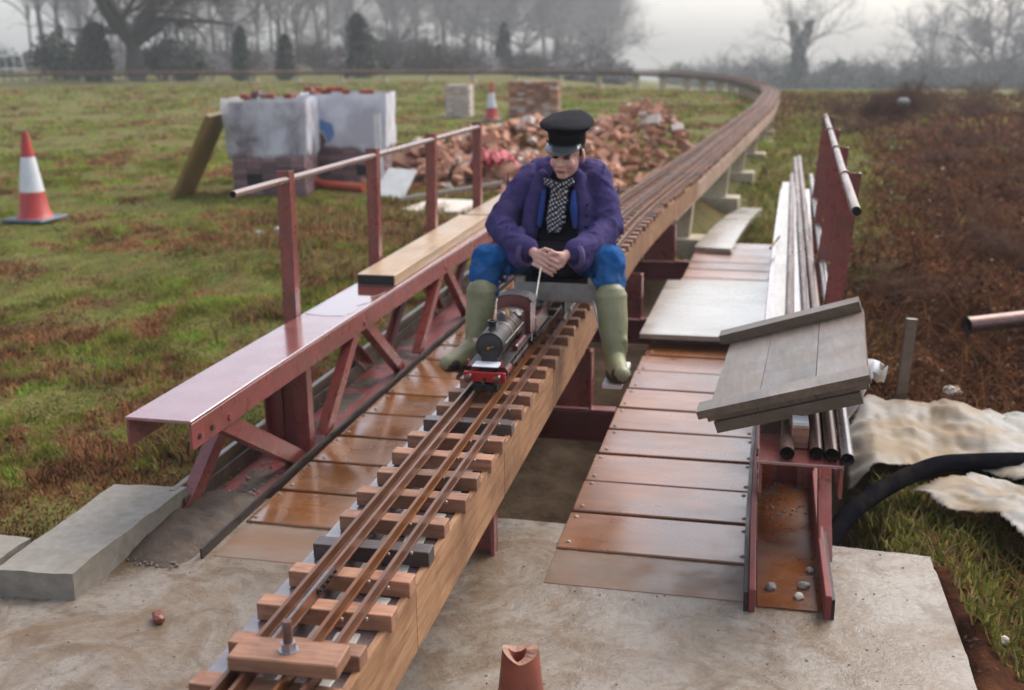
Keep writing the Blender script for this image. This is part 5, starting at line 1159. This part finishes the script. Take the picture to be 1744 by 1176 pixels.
def tree(kn, x, y, sc, rz, label, group, cat='tree', z=None, mats=None, sxy=1):
    tm, cm, H = PROT[kn]; t = thing('bare_tree' if kn != 'bush' else 'bare_shrub', label, cat, (x, y, (gz(x, y) if z is None else z)), group, (0, 0, rz)); t.scale = (sc * sxy, sc * sxy, sc)
    ob('trunk', tm, t); ob('crown', cm, t); return t
tree('oak', -37.4, 64, 1.0, .6, 'massive dark oak with forked limbs at the left behind the track', None)
WOOD = 'bare trees of the hazy wood'
wl = 'bare leafless tree in the hazy wood beyond the far track'
rr = random.Random(4)
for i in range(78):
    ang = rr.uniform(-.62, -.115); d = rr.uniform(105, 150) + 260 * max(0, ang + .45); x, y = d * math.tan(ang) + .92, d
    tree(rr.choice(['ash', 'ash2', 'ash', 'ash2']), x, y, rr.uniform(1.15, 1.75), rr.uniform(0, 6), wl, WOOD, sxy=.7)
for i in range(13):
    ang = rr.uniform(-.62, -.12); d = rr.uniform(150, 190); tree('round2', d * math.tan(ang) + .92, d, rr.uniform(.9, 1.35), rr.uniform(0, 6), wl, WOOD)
for i in range(26):
    ang = rr.uniform(-.66, -.11); d = rr.uniform(72, 100); tree('bush', d * math.tan(ang), d, rr.uniform(.45, .85), rr.uniform(0, 6), 'bare scrubby bush at the foot of the hazy wood', 'bushes of the hazy wood', 'bush')
tree('round', 38.5, 190, 1.45, 1.2, 'broad rounded hazy tree at the far right edge', None); tree('round', 50, 190, 1.3, 3.2, 'hazy tree partly cut off by the right edge behind the rounded one', None)
tree('ash', 26.5, 180, 1.0, 2, 'slender hazy tree between the ivy tree and the rounded tree', None); tree('ash2', 33, 195, .85, 4, 'lower spreading hazy tree just left of the rounded tree', None)
tree('bush', 18, 185, 1.3, 1, 'hazy bush right of the ivy clad tree', None, 'bush')
M['bramble'] = surf('bramble_stems', (.14, .066, .04), (.085, .042, .028), rough=.9, scale=3, bstr=0, spec=.1, vary=.3)
bram = PROT['bush'][1].copy(); bram.name = 'stems'; bram.materials[0] = M['bramble']
for k in range(20):
    y = rr.uniform(24, 44); x = y * rr.uniform(.1, .3); t = thing('bramble_bush', 'dead brown bramble bush on the far part of the right bank', 'bramble', (x, y, gz(x, y) - .03), 'bramble bushes of the right bank', (0, 0, rr.uniform(0, 6))); q = rr.uniform(.09, .2); t.scale = (q * 1.6, q * 1.6, q * rr.uniform(.7, 1)); ob('stems', bram, t)
for k in range(16):
    y = rr.uniform(8, 22); x = y * rr.uniform(.2, .34); t = thing('bramble_bush', 'low tangle of dead brown bramble on the near part of the right bank', 'bramble', (x, y, gz(x, y) - .02), 'bramble tangles of the right bank', (0, 0, rr.uniform(0, 6))); q = rr.uniform(.05, .1); t.scale = (q * 1.7, q * 1.7, q * rr.uniform(.5, .8)); ob('stems', bram, t)
M['heap_soil'] = surf('heap_soil', (.2, .1, .055), (.11, .055, .032), rough=.95, scale=3, bstr=.5, spec=.05)
for (x, y, sc, l, mt) in ((3.62, 26.8, (.13, .13, .2), 'dark tangled brush heap left of the pale stone on the right bank', 'twig'), (4.35, 27.4, (.14, .14, .24), 'brown brush heap behind the pale stone on the right bank', 'bark')):
    t = thing('brush_heap', l, 'brush heap', (x, y, gz(x, y) - .1), 'brush heaps on the right bank'); t.scale = sc
    for k in range(3): o = ob('tangled_twigs', bram, t); o.rotation_euler.z = k * 1.1
    o = MB().ell((0, 0, .2), (2.6, 2.2, 2.4)).build('packed_core', 'heap_soil', t); roughen(o, 3, .5, .9)
# lone ivy clad tree
def trunk_ivy(H, r, n, sz):
    h = rng.rand(n) ** 1.15; a = rng.uniform(0, 2 * PI, n); q = r * (1.15 - .75 * h) * (.5 + .9 * fbm(a * 1.5 + 4, h * 6, 3)) * (.7 + .6 * rng.rand(n)); lim = h > .6
    ox = np.where(lim, (h - .6) * H * np.sign(np.cos(a * 1.0 + 2)) * .42, 0)
    return leaves(rng, n, lambda n: np.c_[q * np.cos(a) + ox, q * np.sin(a), h * H], sz, 'ivy', 'ivy')
t = tree('ash2', 6.2, 150, 1.15, .4, 'lone ivy clad tree with bare upswept branches against the sky', None, sxy=.95)
ob('ivy', trunk_ivy(7.5, .95, 3000, .17), t)
def ivy_pts(n):
    h = rng.uniform(0, 1, n) ** .85; a = rng.uniform(0, 2 * PI, n)
    q = .6 * rng.rand(n) ** .4 * np.clip(1 - h ** 5, 0.05, 1) ** .6 * (.35 + 1.25 * fbm(a * .9 + 2, h * 4, 3)) * (1 - .25 * h) * (1 + .3 * (rng.rand(n) < .1))
    return np.c_[q * np.cos(a), q * np.sin(a), h * 3.0]
PROT['ivycol'] = leaves(rng, 2600, ivy_pts, .1, 'foliage', 'ivy')
def blob(n):
    c = rng.normal(0, 1, (28, 3)) * [.55, .55, .5] + [0, 0, .95]; k = rng.randint(0, 28, n); return np.abs((c[k] + rng.normal(0, .25, (n, 3))) * [1, 1, 1]) * np.c_[np.sign(c[k][:, 0] + rng.normal(0, .1, n)), np.sign(c[k][:, 1]), np.ones(n)]
PROT['shrub'] = leaves(rng, 3200, blob, .1, 'foliage', 'ivy')
stem_me = MB().lathe([(.12, -.3), (.09, 1.2), (.05, 2.4)], n=8).mesh('stem', M['bark'])
def evergreen(kn, x, y, sc, label, nm, group=None):
    t = thing(nm, label, 'bush', (x, y, gz(x, y)), group, (0, 0, rr.uniform(0, 6))); t.scale = sc; ob('foliage', PROT[kn], t); ob('stem', stem_me, t); return t
evergreen('ivycol', -30.3, 64.5, (.95, .95, 1.08), 'narrow dark evergreen column, left one of the pair behind the track', 'evergreen_column')
evergreen('ivycol', -27.7, 65.2, (1., 1., .92), 'narrow dark evergreen column, right one of the pair behind the track', 'evergreen_column')
evergreen('ivycol', -40.0, 64, (2.0, 2.0, 1.2), 'wide dark evergreen left of the massive oak trunk', 'evergreen_column')
evergreen('shrub', -33.4, 63.8, (.9, .9, .85), 'low dark bush between the oak and the pair of evergreen columns', 'evergreen_bush')
evergreen('ivycol', -24.6, 70, (1.7, 1.7, 1.35), 'tall dark ivy mass right of the pair of evergreen columns', 'evergreen_column')
evergreen('shrub', -28.9, 90, (1.5, 1.5, 1.2), 'dark bush in the wood above the left brick pack', 'evergreen_bush'); evergreen('shrub', -26.2, 91, (1.5, 1.5, 1.1), 'dark bush in the wood above the right brick pack', 'evergreen_bush')
evergreen('ivycol', -21.2, 98, (1.2, 1.2, 1.45), 'slim dark conifer in the wood above the distant cone', 'evergreen_column')
evergreen('shrub', -45, 68, (2.4, 2, 1.5), 'dark bush mass behind the white barrier', 'evergreen_bush')
evergreen('shrub', -36.2, 66, (1.5, 1.2, 1.3), 'dark ivy bush round the foot of the massive oak', 'evergreen_bush')
evergreen('shrub', -22, 80, (1.8, 1.4, .9), 'grey green bush under the middle of the hazy wood', 'evergreen_bush')
# far hedgerow in the valley: one mass
hb2 = []
Vb = np.array([v.co[:] for v in PROT['bush'][1].vertices]); Fb = np.array([p.vertices[:] for p in PROT['bush'][1].polygons])
Vl = np.array([v.co[:] for v in PROT['shrub'].vertices]); Fl = np.array([p.vertices[:] for p in PROT['shrub'].polygons])
def mass(name, spots, base, faces, mat):
    Vs, Fs, o = [], [], 0
    for x, y, sc, sz in spots:
        a = rr.uniform(0, 6); R = np.array([[math.cos(a), -math.sin(a), 0], [math.sin(a), math.cos(a), 0], [0, 0, 1]]); V = (base @ R.T) * [sc, sc, sz] + [x, y, gz(x, y) - .2]; Vs.append(V); Fs.append(faces + o); o += len(V)
    kind(ob(name, npmesh(name, np.concatenate(Vs), np.concatenate(Fs), mat)), 'stuff')
sp = [(x, 172 + rr.uniform(-6, 12), rr.uniform(1.6, 2.4), rr.uniform(1.2, 2.4)) for x in np.arange(2, 64, 1.5)] + [(x, 210 + rr.uniform(-6, 6), 2.2, rr.uniform(1.2, 2.2)) for x in np.arange(-14, 8, 1.6)]
mass('far_hedgerow', sp, Vl, Fl, 'ivy')
mass('far_hedge_twigs', sp[::3], Vb * .75, Fb, 'twig')
mass('wood_undergrowth', [(d * math.tan(a), d, rr.uniform(1.2, 2), rr.uniform(.5, 1.1)) for a, d in [(rr.uniform(-.7, -.11), rr.uniform(86, 110)) for _ in range(60)]], Vl, Fl, 'twig_hazed')
# brambly track-side weeds along the far curve
# ------------------------------------------------------------------ grass, dead stems, leaf litter
def blades(name, n, gen, hgt, wid, colf, mat='blades', lean=.5):
    x, y = gen(n); n = len(x); z = ground_h(x, y) - .005; a = rng.uniform(0, 2 * PI, n); h = hgt(x, y) * rng.uniform(.5, 1.25, n); w = wid(x, y)
    dx, dy = np.cos(a), np.sin(a); ln = rng.uniform(.2, 1, n) * lean * h; la = a + rng.uniform(.8, 2.2, n); lx, ly = np.cos(la) * ln, np.sin(la) * ln
    V = np.stack([np.c_[x - dx * w, y - dy * w, z], np.c_[x + dx * w, y + dy * w, z], np.c_[x + lx * .4 - dx * w * .7, y + ly * .4 - dy * w * .7, z + h * .6], np.c_[x + lx * .4 + dx * w * .7, y + ly * .4 + dy * w * .7, z + h * .6], np.c_[x + lx * 1.2, y + ly * 1.2, z + h * .95]], 1).reshape(-1, 3)
    b = np.arange(n)[:, None] * 5; F = np.concatenate([b + [[0, 1, 3]], b + [[0, 3, 2]], b + [[2, 3, 4]]], 1).reshape(-1, 3)
    c = colf(x, y); C = np.repeat(c, 5, 0)
    return kind(ob(name, npmesh(name, V, F, mat, C)), 'stuff')
GREEN = np.array([[.165, .185, .032], [.21, .21, .04], [.27, .235, .056], [.115, .138, .027]]); STRAW = np.array([[.31, .24, .1], [.26, .17, .07], [.24, .14, .06], [.34, .28, .13]]); BROWN = np.array([[.12, .06, .028], [.17, .085, .035], [.08, .042, .022], [.24, .14, .07], [.3, .16, .08]])
def patches(x, y, f0=6):
    f = f0 / (1 + .05 * y); a, b = x * .94 + y * .34, -x * .34 + y * .94
    return fbm(a * f + 3, b * f * .8, 3), fbm(a * f * 1.3 + 31, b * f * 1.1 + 7, 3)
def gcol(x, y):
    n = len(x); m = mudmask(x, y); k, k2 = patches(x, y); k = (k - .5) * 1.7 + .5 + .55 * (fbm(x * .55, y * .55, 4) - .5) + .1 * (rng.rand(n) - .5) - .3 * m
    c = GREEN[rng.randint(0, 4, n)].copy(); k = k - .16 * np.exp(-((x + 1.7) / 1.1) ** 2); s = k < .375 - .0015 * y; c[s] = STRAW[rng.randint(0, 4, s.sum())] * [.95, .85, .8]; b = k < .27 - .003 * y; c[b] = BROWN[rng.randint(0, 5, b.sum())] * [1.15, 1, 1]
    hot = (k2 > .62) & (k > .5); c[hot] = c[hot] * [.8, 1.12, .9]
    return c * np.clip(.55 + .95 * ((k2 - .5) * 1.8 + .5), .5, 1.45)[:, None] * rng.uniform(.88, 1.12, (n, 1))
def ok_left(x, y): return ((x < -1.32) | (y > 10.5)) & ((x < -1.6) | (y > 3.72)) & ~((x > -2.0) & (y < 3.25)) & ~((np.abs(x + .05 - .05 * (y - 9)) < .42) & (y > 9) & (y < 45))
def gen_left(n):
    d = 3.2 * (22 / 3.2) ** rng.rand(n); a = rng.uniform(-.95, -.05, n); x, y = .92 + d * np.sin(a) * 1.12, d * np.cos(a); k = fbm(x * 2.2, y * 2.2, 3) + .35 * (1 - mudmask(x, y)); m = ok_left(x, y) & (rng.rand(n) < sstep(.2, .7, k)); return x[m], y[m]
def gh(x, y): k = fbm(x * 1.9 + 8, y * 1.9, 4); return (.015 + .045 * sstep(.35, .8, k)) * (1 + .012 * y)
blades('meadow_grass', 370000, gen_left, gh, lambda x, y: .0019 + .0006 * y, gcol, lean=.9)
def gen_far(n):
    d = 16 * (62 / 16) ** rng.rand(n); a = rng.uniform(-.72, .12, n); x, y = .92 + d * np.sin(a) * 1.1, d * np.cos(a); m = ok_left(x, y) & (fbm(x * .9, y * .9, 3) > .42); return x[m], y[m]
blades('far_meadow_grass', 90000, gen_far, lambda x, y: .035 + .0012 * y + 0 * x, lambda x, y: .005 + .0009 * y, gcol, lean=1.1)
def gen_weeds(n):
    c = np.array([(-3.4, 9.4, .8), (-2.7, 10.8, .7), (-2.2, 8.6, .45), (-3.2, 12.0, .8), (-1.9, 6.3, .25), (-1.75, 4.6, .2), (-2.5, 7.2, .3), (-1.9, 10.2, .4), (-4.3, 11.5, .5), (-2.9, 5.6, .3)]); k = rng.randint(0, len(c), n); x, y = c[k, 0] + rng.normal(0, 1, n) * c[k, 2] * .55, c[k, 1] + rng.normal(0, 1, n) * c[k, 2] * .55; m = ok_left(x, y) & (fbm(x * 5, y * 5, 2) > .42); return x[m], y[m]
blades('tussock_weeds', 9000, gen_weeds, lambda x, y: .06 + .11 * fbm(x * 3, y * 3, 2) ** 1.5, lambda x, y: .0022 + .0006 * y, lambda x, y: np.where(rng.rand(len(x), 1) < .45, BROWN[rng.randint(0, 5, len(x))] * 1.3, np.where(rng.rand(len(x), 1) < .5, STRAW[rng.randint(0, 4, len(x))], GREEN[rng.randint(0, 4, len(x))])) * rng.uniform(.6, 1.1, (len(x), 1)), lean=1.0)
def rough_right(x, y): return (x > 1.68) | ((x > 1.36) & (y > 3.95)) | ((y > 10.7) & (x > .5 + .075 * (y - 10.7)))
def clear(x, y): return ~((x < 2.02) & (y < 3.98)) & ~((x > 1.32) & (y > 3.95) & (y < 5.85))
def gen_brush(n):
    x, y = gen_right(n); m = clear(x, y) & (np.exp(-((x - .65 - .065 * y) / .95) ** 4 - ((y - 20) / 10) ** 4) < .15 + .7 * rng.rand(len(x))); return x[m], y[m]
def gen_right(n):
    d = 2.6 * (45 / 2.6) ** rng.rand(n); a = rng.uniform(-.03, .5, n); x, y = .92 + d * np.sin(a) * 1.1, d * np.cos(a); m = rough_right(x, y) & ~((x < 1.75) & (y > 6) & (y < 10.5) & (x < 1.5)); return x[m], y[m]
def gr2(n):
    x, y = gen_right(n); k = .55 * fbm(x * 1.5 + 60, y * 1.5, 4) + .45 * patches(x, y, 4)[0] + .25 * np.exp(-((y - 4.1) / .6) ** 2) * (x < 2.3) + .3 * (np.exp(-((x - .65 - .065 * y) / .95) ** 4 - ((y - 20) / 10) ** 4)); m = k > .655 - .06 * (y < 5); return x[m], y[m]
blades('bank_grass', 90000, gr2, lambda x, y: .05 + .004 * y, lambda x, y: .0025 + .0007 * y, lambda x, y: (lambda n: np.where(rng.rand(n, 1) < .65, GREEN[rng.randint(0, 4, n)], STRAW[rng.randint(0, 4, n)]) * rng.uniform(.6, 1.1, (n, 1)))(len(x)), lean=.9)
blades('tangled_brush', 26000, gen_brush, lambda x, y: .14 + .2 * fbm(x * .9 + 5, y * .9, 3) ** 2, lambda x, y: .0018 + .0006 * y, lambda x, y: (BROWN[rng.randint(0, 5, len(x))] * [.75, .6, .56]) * rng.uniform(.5, 1.1, (len(x), 1)), lean=2.6)
blades('dead_stems', 6000, gen_brush, lambda x, y: .07 + .1 * fbm(x * 1.1, y * 1.1 + 9, 3) ** 2, lambda x, y: .0016 + .0005 * y, lambda x, y: BROWN[rng.randint(0, 5, len(x))] * rng.uniform(.6, 1.2, (len(x), 1)), lean=1.4)
def litter(name, n, gen, size, pal, hop=.012, clump=1):
    x, y = gen(n); n = len(x); z = ground_h(x, y) + rng.uniform(.002, hop, n) * (1 + .05 * y); s = size * rng.uniform(.5, 1.4, n) * (1 + .045 * y)
    nr = np.c_[rng.normal(0, .55, n), rng.normal(0, .55, n), np.ones(n)]; nr /= np.linalg.norm(nr, axis=1)[:, None]; t = np.cross(nr, rng.normal(0, 1, (n, 3))); t /= np.linalg.norm(t, axis=1)[:, None]; b = np.cross(nr, t); P = np.c_[x, y, z]; s = s[:, None]
    V = np.stack([P - t * s, P - b * s * .55 + nr * s * .15, P + t * s, P + b * s * .55 + nr * s * .25], 1).reshape(-1, 3); k, k2 = patches(x, y, 7); c = pal[rng.randint(0, len(pal), n)] * rng.uniform(.75, 1.2, (n, 1)) * (np.clip(.25 + 1.5 * ((k2 - .5) * 1.8 + .5), .3, 1.9)[:, None] if clump else 1)
    return kind(ob(name, npmesh(name, V, np.arange(4 * n).reshape(-1, 4), 'litter', np.repeat(c, 4, 0))), 'stuff')
LIT = np.array([[.10, .032, .014], [.12, .043, .018], [.05, .021, .011], [.15, .058, .024], [.24, .14, .075], [.06, .028, .015], [.08, .034, .016]])
litter('bank_leaf_litter', 105000, gen_brush, .019, LIT, .04)
litter('bank_crumbs', 5000, lambda n: (lambda p: (p[0][p[1] > 5.9], p[1][p[1] > 5.9]))(gen_right(n)), .015, np.array([[.3, .2, .12], [.42, .36, .3], [.36, .2, .1], [.5, .44, .38]]), .035, clump=0)
def gen_l2(n):
    x, y = gen_left(n); m = mudmask(x, y) + .5 * (fbm(x * 1.1 + 30, y * 1.1, 3) - .3) > .25 + .3 * rng.rand(len(x)); return x[m], y[m]
litter('meadow_leaf_litter', 26000, gen_l2, .013, LIT * 1.15, .03)
